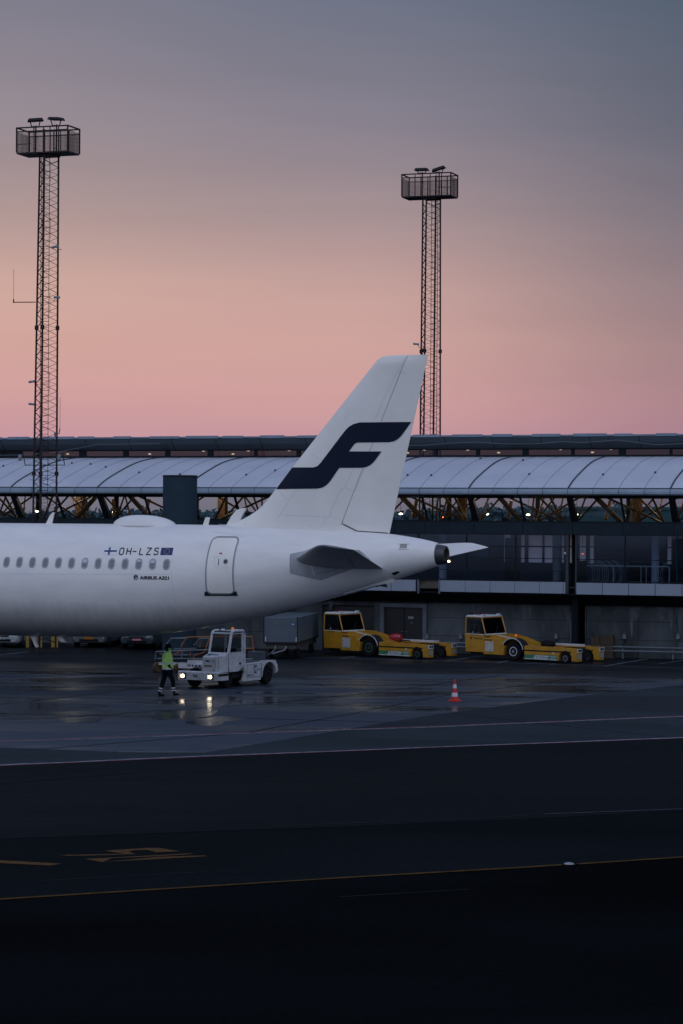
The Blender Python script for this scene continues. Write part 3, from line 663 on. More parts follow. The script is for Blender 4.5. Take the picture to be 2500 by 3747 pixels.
# ================================================================ TERMINAL
PHI = R(19.5); BO = (0, 118, 0)
term = thing('terminal_building', BO, 'long low airport pier with pale arched metal roof above timber trusses and dark glass', 'building', -PHI)
def bp(x, y, v=0): return onplane(x, y, BO, PHI, v)
U = [-17.54+4.85*(i-3) for i in range(14)]
UA, UZ = U[0], U[-1]
M_roof = mat('pale_metal_roof', (.52, .55, .63), .5, .1, var=.07, vscale=.5, stretch=(1, 1, 1))
M_roofedge = mat('eave_metal', (.20, .26, .33), .4, .3, var=.15, vscale=1)
M_gut = mat('gutter_grime', (.10, .12, .15), .8, col2=(.02, .025, .03), vscale=4)
M_fascia = mat('dark_fascia_metal', (.055, .075, .09), .4, .3, var=.15, vscale=.4)
M_conw = mat('stained_concrete', (.105, .122, .138), .85, col2=(.030, .037, .044), vscale=.9, bump=.3, stretch=(1, 1, .35))
M_panel = mat('pale_cladding_panel', (.24, .285, .36), .55, 0, var=.06, vscale=1.5)
M_post = mat('black_steel_post', (.007, .011, .017), .6, spec=.2)
M_soff = mat('dark_soffit', (.008, .010, .014), .8, spec=.1)
M_intw = mat('dim_blue_interior', (.05, .13, .20), .7, var=.3, vscale=.5)
M_intcol = mat('pale_interior_column', (.62, .58, .66), .7)
M_intceil = mat('interior_ceiling', (.05, .055, .06), .8)
prof = [(-.80, 8.04), (-.3, 8.25), (.15, 8.41), (.9, 8.63), (1.76, 8.86), (2.86, 9.14), (3.7, 9.32), (4.55, 9.46), (5.3, 9.55), (6, 9.62), (6.7, 9.68), (7.4, 9.71)]
for i in range(13):       # one barrel bay between each pair of standing seams
    b = MB(); rings = []
    for u in (U[i]+.01, U[i+1]-.01): rings.append([(u, v, z) for v, z in prof]+[(u, v, z-.18) for v, z in prof[::-1]])
    b.loft(rings); b.build('arched_roof_bay', M_roof, term, smooth=True)
M_sm = mat('roof_seam_dark', (.035, .045, .065), .6)
M_sm2 = mat('roof_seam_thin', (.16, .185, .23), .6)
for i in range(14):
    b = MB(); b.tube([(U[i], v, z+.01) for v, z in prof], .042, 6); b.build('roof_rib', M_sm, term)
    if i < 13:
        for q in (1, 2, 3):
            b = MB(); u = U[i]+4.85*q/4; b.tube([(u, v, z+.004) for v, z in prof], .011, 4); b.build('roof_seam', M_sm2, term)
            if random.random() < .8:
                w = random.uniform(.5, 6); z = float(np.interp(w, [p[0] for p in prof], [p[1] for p in prof])); b = MB(); b.lathe([(.06, 0), (.05, .07), (.01, .09)], (u, w, z), 'z', 8); b.build('roof_fixing', M_sm, term)
b = MB(); b.box((UA, -.86, 7.985), (UZ, -.78, 8.045)); b.build('gutter_lip', M_gut, term)
for i in range(13*4):
    u = UA+4.85/4*i; P = [(-.90, 7.99), (-.97, 7.86), (-.98, 7.76), (-.93, 7.70), (-.5, 7.72), (-.5, 7.99)]
    b = MB(); b.loft([[(u+.012, v, z) for v, z in P], [(u+4.85/4-.012, v, z) for v, z in P]]); b.build('eave_panel', M_roofedge, term)
b = MB(); b.box((UA, -.55, 7.55), (UZ, 0, 7.719)); b.box((UA, -.45, 7.95), (UZ, -.35, 8.05)); b.build('eave_soffit', M_post, term)
# upper fascia and clerestory
for i in range(25):
    u = UA+2.52*i
    b = MB(); P = [(7.15, 10.12), (6.75, 10.42), (6.6, 10.66), (6.66, 10.72), (7.6, 10.74), (7.6, 10.12)]
    b.loft([[(u+.015+(0), v, z) for v, z in P], [(u+2.505, v, z) for v, z in P]]); b.build('fascia_panel', M_fascia, term)
b = MB(); b.box((UA, 6.62, 10.725), (UZ, 12.3, 10.80)); b.build('upper_roof', M_roofedge, term)
for i in range(30): b = MB(); b.box((UA+2.1*i, 6.58, 10.70), (UA+2.1*i+.9+random.random(), 6.66, 10.83+random.random()*.02)); b.build('roof_edge_flashing', M_roofedge, term)
M_gcl = glass('clerestory_glass', (.26, .26, .27))
cl = [(bp(x0, 1655, 7.3)[0], bp(x1, 1655, 7.3)[0]) for x0, x1 in ((-140, 10), (17, 134), (145, 290), (315, 451), (470, 605), (622, 760), (780, 930), (940, 1085), (1100, 1250), (1262, 1420), (1432, 1590), (1602, 1742), (1756, 1912), (1934, 2090), (2102, 2264), (2290, 2450), (2460, 2620))]
cl = [(-30+2.3*i, -28+2.3*i) for i in range(4)]+cl+[(20+2.4*i, 22.1+2.4*i) for i in range(4)]
b = MB(); b.box((UA, 7.2, 9.6), (UZ, 7.45, 9.80)); b.box((UA, 7.25, 10.07), (UZ, 7.5, 10.2))
b.build('clerestory_rails', M_post, term)
prev = UA
for u0, u1 in cl:
    b = MB(); b.box((prev, 7.28, 9.79), (u0, 7.40, 10.08)); b.build('clerestory_pier', M_post, term); prev = u1
    b = MB(); b.box((u0, 7.33, 9.80), (u1, 7.345, 10.075)); b.build('clerestory_window', M_gcl, term)
b = MB(); b.box((prev, 7.28, 9.79), (UZ, 7.40, 10.08)); b.build('clerestory_pier', M_post, term)
# truss storey glazing
def rk(f): return (-.66+.97*(1-f), 7.66-1.22*(1-f))     # f: 0 bottom 1 top -> (v,z)
(vb, zb), (vt, zt) = rk(0), rk(1)
for i in range(14):
    b = MB(); w = .14
    b.hexa([(U[i]-w, vb-.05, zb), (U[i]+w+.06, vb-.05, zb), (U[i]+w+.06, vb+.25, zb), (U[i]-w, vb+.25, zb), (U[i]-w, vt-.05, zt), (U[i]+w-.03, vt-.05, zt), (U[i]+w-.03, vt+.25, zt), (U[i]-w, vt+.25, zt)]); b.build('raking_post', M_post, term)
    if i < 13:
        um = U[i]+2.45; b = MB(); w = .05
        b.hexa([(um-w, vb-.03, zb), (um+w, vb-.03, zb), (um+w, vb+.08, zb), (um-w, vb+.08, zb), (um-w, vt-.03, zt), (um+w, vt-.03, zt), (um+w, vt+.08, zt), (um-w, vt+.08, zt)]); b.build('raking_mullion', M_post, term)
        for ua, ub in ((U[i]+.2, um-.05), (um+.05, U[i+1]-.14)):
            b = MB(); b.hexa([(ua, vb, zb), (ub, vb, zb), (ub, vb+.012, zb), (ua, vb+.012, zb), (ua, vt, zt), (ub, vt, zt), (ub, vt+.012, zt), (ua, vt+.012, zt)]); b.build('raking_window', M_gclear, term)
b = MB(); b.box((UA, vb-.1, 6.36), (UZ, vb+.35, 6.47)); b.build('glazing_sill', M_post, term)
TR = [(.175, .97, .42, 0, .125, .9), (.25, .95, .82, .0, .055, 1.2), (.56, 1, .82, 0, .055, 1.5), (.71, 1, .845, 0, .06, 1.0), (.97, 1, .54, .07, .05, 2.2), (.43, 0, .475, 1, .05, 2.4), (.475, 0, .56, 1, .05, 2.6),
      (.175, .93, -.05, 0, .05, 1.6), (.69, 1, .49, .1, .045, 2.8), (-.09, 0, .0, .9, .045, 2.2), (.17, .1, .205, .8, .09, 3.0), (.72, .95, .67, .1, .04, 3.4)]
for i in range(13):
    mir = i < 6 and i % 2 == 1
    for (a_, h0, c_, h1, r, v) in TR:
        if mir: a_, c_ = 1-a_, 1-c_
        a_ += random.uniform(-.015, .015)
        p0 = (U[i]+.05+4.85*a_, v, 6.44+1.28*h0); p1 = (U[i]+.05+4.85*c_, v+random.uniform(-.1, .3), 6.44+1.28*h1)
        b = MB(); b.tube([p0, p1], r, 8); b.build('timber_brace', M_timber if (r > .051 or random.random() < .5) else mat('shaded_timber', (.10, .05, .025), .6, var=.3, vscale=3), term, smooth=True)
for u in (bp(2330, 1850, 4)[0], bp(290, 1850, 4)[0], bp(810, 1850, 4)[0], bp(1790, 1850, 9)[0]):
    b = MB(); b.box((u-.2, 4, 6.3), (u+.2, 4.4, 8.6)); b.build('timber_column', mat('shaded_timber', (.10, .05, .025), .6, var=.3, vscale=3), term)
b = MB()
b.box((UA, .1, 5.92), (UZ, 12, 6.3)); b.build('upper_floor', M_intceil, term)
# dark band under the truss glazing
for i in range(26):
    u = UA+4.85/2*i; b = MB(); b.box((u+.01, -.02, 5.86), (u+2.415, .12, 6.40)); b.build('band_panel', M_navyclad, term)
# glass storey
def frame(name, u0, u1, z0, z1, us, zs_, v=0, w=.05, m=M_post):
    b = MB(); b.box((u0, v-.04, z0), (u1, v+.06, z0+w)); b.box((u0, v-.04, z1-w), (u1, v+.06, z1)); b.build(name, m, term)
    for u in us: b = MB(); b.box((u-w/2, v-.05, z0+w), (u+w/2, v+.05, z1-w)); b.build('mullion', m, term)
    cu_ = [u0]+list(us)+[u1]; cz_ = [z0+w]+list(zs_)+[z1-w]
    for j in range(len(cu_)-1):
        for zz in zs_:
            b = MB(); b.box((cu_[j]+w/2, v-.03, zz-w*.35), (cu_[j+1]-w/2, v+.03, zz+w*.35)); b.build('transom', m, term)
        b = MB(); b.box((cu_[j]+w/2, v, z0+w), (cu_[j+1]-w/2, v+.012, z1-w)); b.build('glass_wall_pane', M_gdark, term)
gz0, gz1 = 3.62, 5.86
ul, ur = bp(2076, 1950)[0], bp(2107, 1950)[0]
usl = [ul-.1-2.42*i for i in range(1, 18)][::-1]; usl = [u for u in usl if u > UA+.3]
frame('glass_wall_frame', UA, ul-.05, gz0, gz1, usl, [bp(1900, y)[1] for y in (2088, 2043, 2000)])
usr = [bp(2288, 2000)[0], bp(2478, 2000)[0], bp(2478, 2000)[0]+2.5, bp(2478, 2000)[0]+5, bp(2478, 2000)[0]+7.5]
frame('glass_wall_frame', ur+.05, UZ, gz0, gz1, usr, [bp(2200, 2048)[1]])
b = MB(); b.box((ul-.08, .02, 2.98), (ul+.06, .3, 5.86)); b.box((ur-.02, .02, 2.98), (ur+.05, .3, 5.86)); b.build('recess_post', mat('blue_steel_post', (.03, .04, .055), .5), term)
b = MB(); b.box((ul+.1, .5, 0), (ur-.02, .9, 6.4)); b.build('recess_back', M_soff, term)
# wide dark spandrel columns in the glass wall
for x in (1495, 1440): pass
# pale panel strip
pn = [bp(x, 2145)[0] for x in (1612, 1704.5, 1795.5, 1885.5, 1977, 2063)]
for i in range(5): b = MB(); b.box((pn[i]+.01, -.10, 3.06), (pn[i+1]-.01, .05, 3.60)); b.build('cladding_panel', M_panel, term)
b = MB(); b.box((pn[5]+.01, -.10, 3.06), (ul-.06, .05, 3.60)); b.build('cladding_panel', M_panel, term)
u = ur+.06
for i in range(14):
    if u > UZ: break
    b = MB(); b.box((u+.01, -.10, 3.04), (u+1.24, .05, 3.585)); b.build('cladding_panel', M_panel, term); u += 1.26
u = bp(1524, 2145)[0]
for i in range(32):
    if u < UA: break
    b = MB(); b.box((u-1.24, -.10, 3.06), (u-.01, .05, 3.60)); b.build('cladding_panel', M_panel, term); u -= 1.26
n0, n1 = bp(1534, 2145)[0], bp(1608, 2145)[0]
b = MB(); b.box((n0, .1, 3.2), (n1, .3, 3.62)); b.build('stained_notch', mat('rusty_grey', (.12, .115, .10), .8, col2=(.05, .035, .025), vscale=4), term)
for u in (n0-.04, n1): b = MB(); b.box((u, -.12, 2.95), (u+.04, .2, 3.62)); b.build('notch_edge', M_roofedge, term)
b = MB(); b.box((UA, .02, 2.98), (UZ, 12, 3.055)); b.build('floor_soffit', M_soff, term)
b = MB(); b.hexa([(UA, 1.2, 2.5), (UZ, 1.2, 2.5), (UZ, 1.45, 2.5), (UA, 1.45, 2.5), (UA, .05, 2.975), (UZ, .05, 2.975), (UZ, 1.45, 2.975), (UA, 1.45, 2.975)]); b.build('sloping_soffit', M_soff, term)
b = MB(); b.box((UA, .3, 3.30), (UZ, 11.9, 3.36)); b.build('lower_floor', M_intceil, term)
# concrete wall in cast panels, with doors
d0, d1 = 1.72, 3.72
def wallrun(u0, u1, us):
    cs = [u0]+[u for u in us if u0 < u < u1]+[u1]
    for j in range(len(cs)-1):
        for z0, z1 in ((0, .85), (.865, 1.73), (1.745, 2.6)):
            b = MB(); b.box((cs[j]+.012, 1.5, z0), (cs[j+1]-.012, 1.8, z1)); b.build('concrete_panel', M_conw, term)
joints = [bp(x, 2300, 1.5)[0] for x in (915, 1000, 1220, 1740, 1918, 2106)]+[11.9, 14.4, 16.6, 19, 21.4, 24, 27]+[-3.5, -6, -8.5, -11, -13.5, -16, -18.5, -21, -24, -27, -30]
joints = sorted(joints)
M_stain = mat('lime_stain', (.15, .17, .19), .9, col2=(.07, .08, .092), vscale=3, stretch=(2, 1, .5))
for x, w, zl in ((1738, .12, .95), (1752, .2, 1.9), (1919, .11, .9), (1935, .16, 1.8), (2090, .1, .4), (2078, .18, 1.5), (2312, .12, 1.0), (2328, .2, 1.75), (2420, .32, 1.75), (2455, .12, 1.4), (2490, .16, 1.2), (1210, .14, 1.9), (1020, .2, 1.7)):
    u, _ = bp(x, 2300, 1.49); b = MB(); n = 7; vs = []
    for q in range(n+1):
        z = 2.48-(2.48-zl)*q/n; ww = w*(1-q/n)**.7*random.uniform(.8, 1.15)+.01; dx = random.uniform(-.02, .02); vs += [(u-ww+dx, 1.494, z), (u+ww+dx, 1.494, z)]
    b.add(vs, [(2*q, 2*q+1, 2*q+3, 2*q+2) for q in range(n)]); b.build('water_stain', M_stain, term)
s0, s1 = bp(1180, 2250, 1.5)[0], bp(1368, 2250, 1.5)[0]     # roller shutter
wallrun(UA, s0, joints); wallrun(s1+.02, d0-.22, joints); wallrun(d1+.22, bp(2108, 2300, 1.5)[0], joints); wallrun(bp(2140, 2300, 1.5)[0], UZ, joints)
for z0, z1, nm in ((2.25, 2.6, 'concrete_panel'),):
    b = MB(); b.box((s0, 1.5, z0), (s1, 1.8, z1)); b.build(nm, M_conw, term); b = MB(); b.box((d0-.2, 1.5, 2.42), (d1+.2, 1.8, 2.6)); b.build(nm, M_conw, term)
b = MB()
for i in range(22): b.box((s0, 1.66+.02*(i % 2), .1*i), (s1, 1.72, .1*i+.1))
b.build('roller_shutter', mat('shutter_black', (.02, .022, .026), .5, var=.2), term)
b = MB(); b.box((d0-.2, 1.44, 0), (d0, 1.7, 2.40)); b.box((d1, 1.44, 0), (d1+.2, 1.7, 2.40)); b.box((d0, 1.44, 2.2), (d1, 1.7, 2.40)); b.build('door_surround', mat('grey_frame', (.11, .13, .16), .6, var=.2), term)
M_door = mat('dark_door', (.012, .014, .018), .5, var=.2)
for u0_, u1_ in ((d0, (d0+d1)/2-.01), ((d0+d1)/2+.01, d1)):
    b = MB(); b.box((u0_+.005, 1.62, .01), (u1_-.005, 1.68, 2.2)); dd = b.build('metal_door', M_door, term)
    hx = u1_-.12 if u0_ == d0 else u0_+.08
    b = MB(); b.box((hx, 1.56, 1.0), (hx+.1, 1.6, 1.03)); b.box((hx, 1.56, .98), (hx+.02, 1.62, 1.05)); b.build('door_handle', M_steel, dd)
s_u, s_z = bp(1504, 2260, 1.6)
b = MB(); b.box((s_u-.13, 1.58, s_z-.05), (s_u+.13, 1.6, s_z+.05)); sg = b.build('door_sign', mat('sign_white', (.5, .53, .55), .5), term)
text_on('ADGANG', lambda u, v: (s_u-.11+.22*u, 1.575, s_z-.025+.05*v), 'sign_lettering', M_black, sg)
b = MB(); b.box((s_u+.0, 1.60, s_z-.28), (s_u+.07, 1.615, s_z-.25)); b.build('small_notice', mat('sign_white', (.5, .53, .55), .5), term)
# wall sockets and low rail
for x in (1564, 1687, 2036, 2286, 2482):
    u, z = bp(x, 2330, 1.45); b = MB(); b.box((u-.08, 1.38, z-.1), (u+.08, 1.5, z+.1)); b.lathe([(.06, 0), (.075, .05), (.02, .08)], (u, 1.42, z+.1), 'z', 8); b.build('wall_socket', mat('socket_grey', (.16, .18, .2), .6), term)
    b = MB(); b.tube([(u+.05, 1.42, z-.1), (u+.02, 1.44, z-.25), (u-.08, 1.44, z-.33), (u-.1, 1.45, z-.7)], .012, 5); b.build('socket_cable', M_black, term)
rail = thing('crash_rail', BO, 'low double grey crash rail running along the foot of the concrete wall', 'barrier', -PHI)
for z in (.36, .55):
    b = MB(); b.tube([(s1+.5, .95, z), (UZ, .95, z)], .055, 8); b.build('rail', mat('rail_grey', (.10, .12, .15), .5, .3, var=.2), rail, smooth=True)
u = s1+.6
while u < UZ:
    b = MB(); b.tube([(u, 1.0, 0), (u, 1.0, .6)], .04, 8); b.build('post', M_steel, rail); u += 2.4
# recess beyond the dark gap: brown crates standing in it
cr = bp(2215, 2360, 1.2)
crate = thing('stacked_crates', (BO[0]+cr[0]*math.cos(PHI)+.9*math.sin(PHI), BO[1]-cr[0]*math.sin(PHI)+.9*math.cos(PHI), 0), 'brown cardboard boxes standing against the concrete wall behind the crash rail', 'boxes', -PHI)
crate.name = 'cardboard_boxes'
for x0, x1, z0, z1 in ((-.62, -.2, 0, 1.0), (-.18, .45, 0, .62), (-.18, .45, .63, 1.12)):
    b = MB(); b.box((x0, 0, z0), (x1, .35, z1)); bx_ = b.build('box', mat('cardboard', (.055, .035, .022), .8, var=.2), crate, bevel=.01)
    b = MB(); b.box(((x0+x1)/2-.03, -.004, z0+.01), ((x0+x1)/2+.03, -.001, z1-.01)); b.build('tape', mat('tape_brown', (.04, .028, .02), .4), bx_)
# interiors
b = MB()
rw = sorted([(bp(a_, 2000, 10.5)[0], bp(b_, 2000, 10.5)[0]) for a_, b_ in ((1843, 1868), (1905, 1920), (1932, 1984), (1991, 2022), (2054, 2064), (2080, 2096), (2115, 2144), (2157, 2173), (2441, 2457))])
prev = UA
for u0_, u1_ in rw+[(UZ, UZ)]:
    b = MB(); b.box((prev, 10.5, 3.36), (u0_, 10.7, 5.92)); b.build('rear_wall', M_intw, term); prev = u1_
    if u1_ > u0_:
        b = MB(); b.box((u0_, 10.5, 3.36), (u1_, 10.7, 4.30 if u0_ > 9 or u1_ < 5 else 4.3)); b.build('rear_wall', M_intw, term)
        b = MB(); b.box((u0_, 10.55, 5.12), (u1_, 10.6, 5.17)); b.build('rear_transom', M_post, term)
        b = MB(); b.box((u0_, 10.62, 4.3), (u1_, 10.63, 5.92)); b.build('rear_window', frosted('frosted_rear_glass'), term)
b = MB(); b.box((UA, 12, 0), (UZ, 12.2, 3.3)); b.box((UA, 12, 3.3), (UA+.2, 12.2, 7)); b.box((UA, 12.0, 7.95), (UZ, 12.2, 9.7)); b.box((UA, 12.0, 10.2), (UZ, 12.2, 10.72)); b.build('rear_facade', M_navyclad, term)
for i in range(14):
    b = MB(); b.box((U[i]-.1, 11.8, 6.3), (U[i]+.1, 12, 7.95)); b.build('rear_post', M_post, term)
    if i < 13: b = MB(); b.box((U[i]+.1, 11.9, 6.3), (U[i+1]-.1, 11.915, 7.95)); b.build('rear_clear_window', M_gclear, term)
for u in (UA, UZ-.2):
    b = MB(); b.box((u, .4, 0), (u+.2, 12, 7.5)); b.build('end_wall', M_navyclad, term)
for x, v, m in ((2399, 2.5, M_intcol), (1622, 3, M_intcol), (2038, 6, M_intcol), (560, 3, M_intcol), (1200, 3, M_intcol)):
    u = bp(x, 2000, v)[0]; b = MB(); b.lathe([(.2, 3.3), (.2, 5.93)], (u, v, 0), 'z', 16); b.build('interior_column', m, term, smooth=True)
for x0, x1, v, z0, z1, m in ((1848, 1896, 6, 3.4, 5.6, M_black), (1700, 1790, 5, 4.6, 5.7, M_intw), (2300, 2420, 8, 3.4, 4.4, M_black), (2122, 2142, 1.2, 3.4, 4.6, M_black)):
    a_, c_ = bp(x0, 2000, v)[0], bp(x1, 2000, v)[0]; b = MB(); b.box((a_, v, z0), (c_, v+.3, z1)); b.build('interior_partition', m, term)
# interior guardrail with folded trolleys
g0, g1 = bp(2145, 2072, 1.6)[0], bp(2450, 2072, 1.6)[0]
M_chr = mat('pale_tube', (.7, .72, .75), .4, .1)
gr = thing('guard_rail', BO, 'pale tubular guard rail standing behind the glass wall, right of the dark gap', 'railing', -PHI)
b = MB(); b.tube([(g0, 1.6, 3.5), (g0, 1.6, 4.33), (g0+.03, 1.6, 4.36), (g1-.03, 1.6, 4.36), (g1, 1.6, 4.33), (g1, 1.6, 3.5)], .03, 6); b.build('top_rail', M_chr, gr)
b = MB(); b.tube([(g0, 1.6, 3.62), (g1, 1.6, 3.62)], .016, 6); b.build('lower_rail', M_chr, gr)
for x in (2245, 2346, 2365): u = bp(x, 2090, 1.6)[0]; b = MB(); b.tube([(u, 1.6, 3.5), (u, 1.6, 4.36)], .018, 6); b.build('post', M_chr, gr)
for j, x in enumerate((2162, 2180, 2198, 2212, 2236, 2262, 2432)):
    u = bp(x, 2090, 2.2)[0]
    t_ = thing('luggage_trolley', (BO[0]+u*math.cos(PHI)+2.2*math.sin(PHI), BO[1]-u*math.sin(PHI)+2.2*math.cos(PHI), 3.36), ['silver luggage trolley at the left end of the nested row behind the glass', 'second silver luggage trolley from the left behind the glass', 'third silver luggage trolley from the left behind the glass', 'fourth silver luggage trolley from the left behind the glass', 'fifth silver luggage trolley from the left behind the glass', 'silver luggage trolley at the right end of the nested row', 'lone silver luggage trolley at the right end of the guard rail'][j], 'trolley', -PHI+(.0 if j < 6 else math.pi), 'luggage trolleys inside the terminal')
    for s in (-.2, .2):
        b = MB(); b.tube([(-.25, s, 1.25), (0, s, 1.08), (.14, s, .8), (.16, s, .45), (.05, s, .12), (-.5, s, .1)], .012, 5); b.build('side_tube', M_chr, t_)
    b = MB(); b.tube([(-.25, -.2, 1.25), (-.25, .2, 1.25)], .016, 5); b.build('handle', M_chr, t_)
    b = MB(); b.box((-.5, -.2, .12), (.05, .2, .14)); b.build('deck', M_dark, t_)
    for dx, dy in ((-.45, -.2), (-.45, .2), (.05, 0)): b = MB(); b.lathe([(.03, -.015), (.05, -.012), (.05, .012), (.03, .015)], (dx, dy, .055), 'y', 10); b.build('wheel', M_black, t_)
# ceiling lamps seen through the glass
M_lamp = mat('lamp_glow', (1, .8, .6), emit=(1, .74, .5), estr=9)
M_lampr = mat('lamp_glow_red', (1, .3, .1), emit=(1, .12, .03), estr=6)
def lamp(x, y, v, r=.07, m=M_lamp, hang=None):
    u, z = bp(x, y, v); b = MB(); b.lathe([(.01, -r*.6), (r, -r*.4), (r*1.25, 0), (r*.8, r*.35), (.01, r*.5)], (u, v, z), 'z', 12); lp = b.build('ceiling_lamp', m, term, smooth=True)
    if hang: b = MB(); b.tube([(u, v, z+.03), (u, v, hang)], .012, 5); b.build('lamp_rod', M_dark, lp)
for x, y in ((248, 1661), (548, 1661), (745, 1650), (853, 1661), (909, 1649), (1058, 1648), (1492, 1657), (1553, 1646), (1712, 1646), (1825, 1656), (2052, 1644), (2168, 1655), (2236, 1643)): lamp(x, y, 8.5)
for x, y in ((135, 1871), (418, 1873), (1467, 1880), (1782, 1881), (1933, 1883), (2111, 1883)): lamp(x, y, 6.5, .085, hang=8.3)
lamp(1619, 1892, 4, .06, M_lampr, 7.2); lamp(2132, 2027, 9, .03, M_lampr, 5.9)
b = MB(); u, z = bp(2070, 2024, 0); b.box((u-.04, -.12, z-.05), (u+.04, -.06, z+.05)); b.build('door_entry_box', mat('sign_white', (.5, .53, .55), .5), term)
for u in (-16, -8, 0, 8, 16):
    ld = bpy.data.lights.new('hall_light', 'POINT'); ld.energy = 120; ld.color = (1, .72, .48); ld.shadow_soft_size = .3
    lo = bpy.data.objects.new('hall_light', ld); scene.collection.objects.link(lo); lo.parent = term; lo.location = (u, -.0, 7.0) if False else (u, 3.0, 8.2)
# loose cable sagging over the upper fascia
for nm, pts, lab in (('loose_cable', [(-40, 1666), (60, 1665), (200, 1656), (360, 1626), (430, 1626), (583, 1623), (583, 1630)], 'thin loose cable hanging along the dark roof fascia at the left'),
                ('loose_cable', [(1380, 1630), (1560, 1629), (1640, 1622), (1740, 1618), (1840, 1624), (1960, 1624), (2060, 1616), (2130, 1620), (2260, 1610), (2400, 1628), (2520, 1622)], 'thin loose cable sagging in loops along the dark roof fascia at the right')):
    b = MB(); P = [bp(x, y, 6.5) for x, y in pts]; b.tube([(u, 6.5, z) for u, z in P], .014, 5)
    o = b.build(nm, mat('cable_grey', (.12, .14, .16), .6)); o.location = BO; o.rotation_euler = (0, 0, -PHI); tag(o, lab, 'cable')

# ---------------------------------------------------------------- cylinder tower
cyl = thing('storage_silo', (-7.72, 115.6, 0), 'plain dark blue grey cylinder rising behind the aircraft roof', 'silo')
b = MB(); b.lathe([(.82, .05), (.82, 8.50), (.80, 8.53)], (0, 0, 0), 'z', 40); b.build('drum', mat('silo_blue_grey', (.020, .037, .054), .7, 0, spec=.12, var=.12, vscale=.8), cyl, smooth=True)
b = MB(); b.lathe([(.84, 8.49), (.84, 8.55), (.78, 8.56)], (0, 0, 0), 'z', 40); b.build('rim', M_dark, cyl)
b = MB(); b.lathe([(.95, 0), (.95, .06)], (0, 0, 0), 'z', 30); b.build('base', M_steel, cyl)

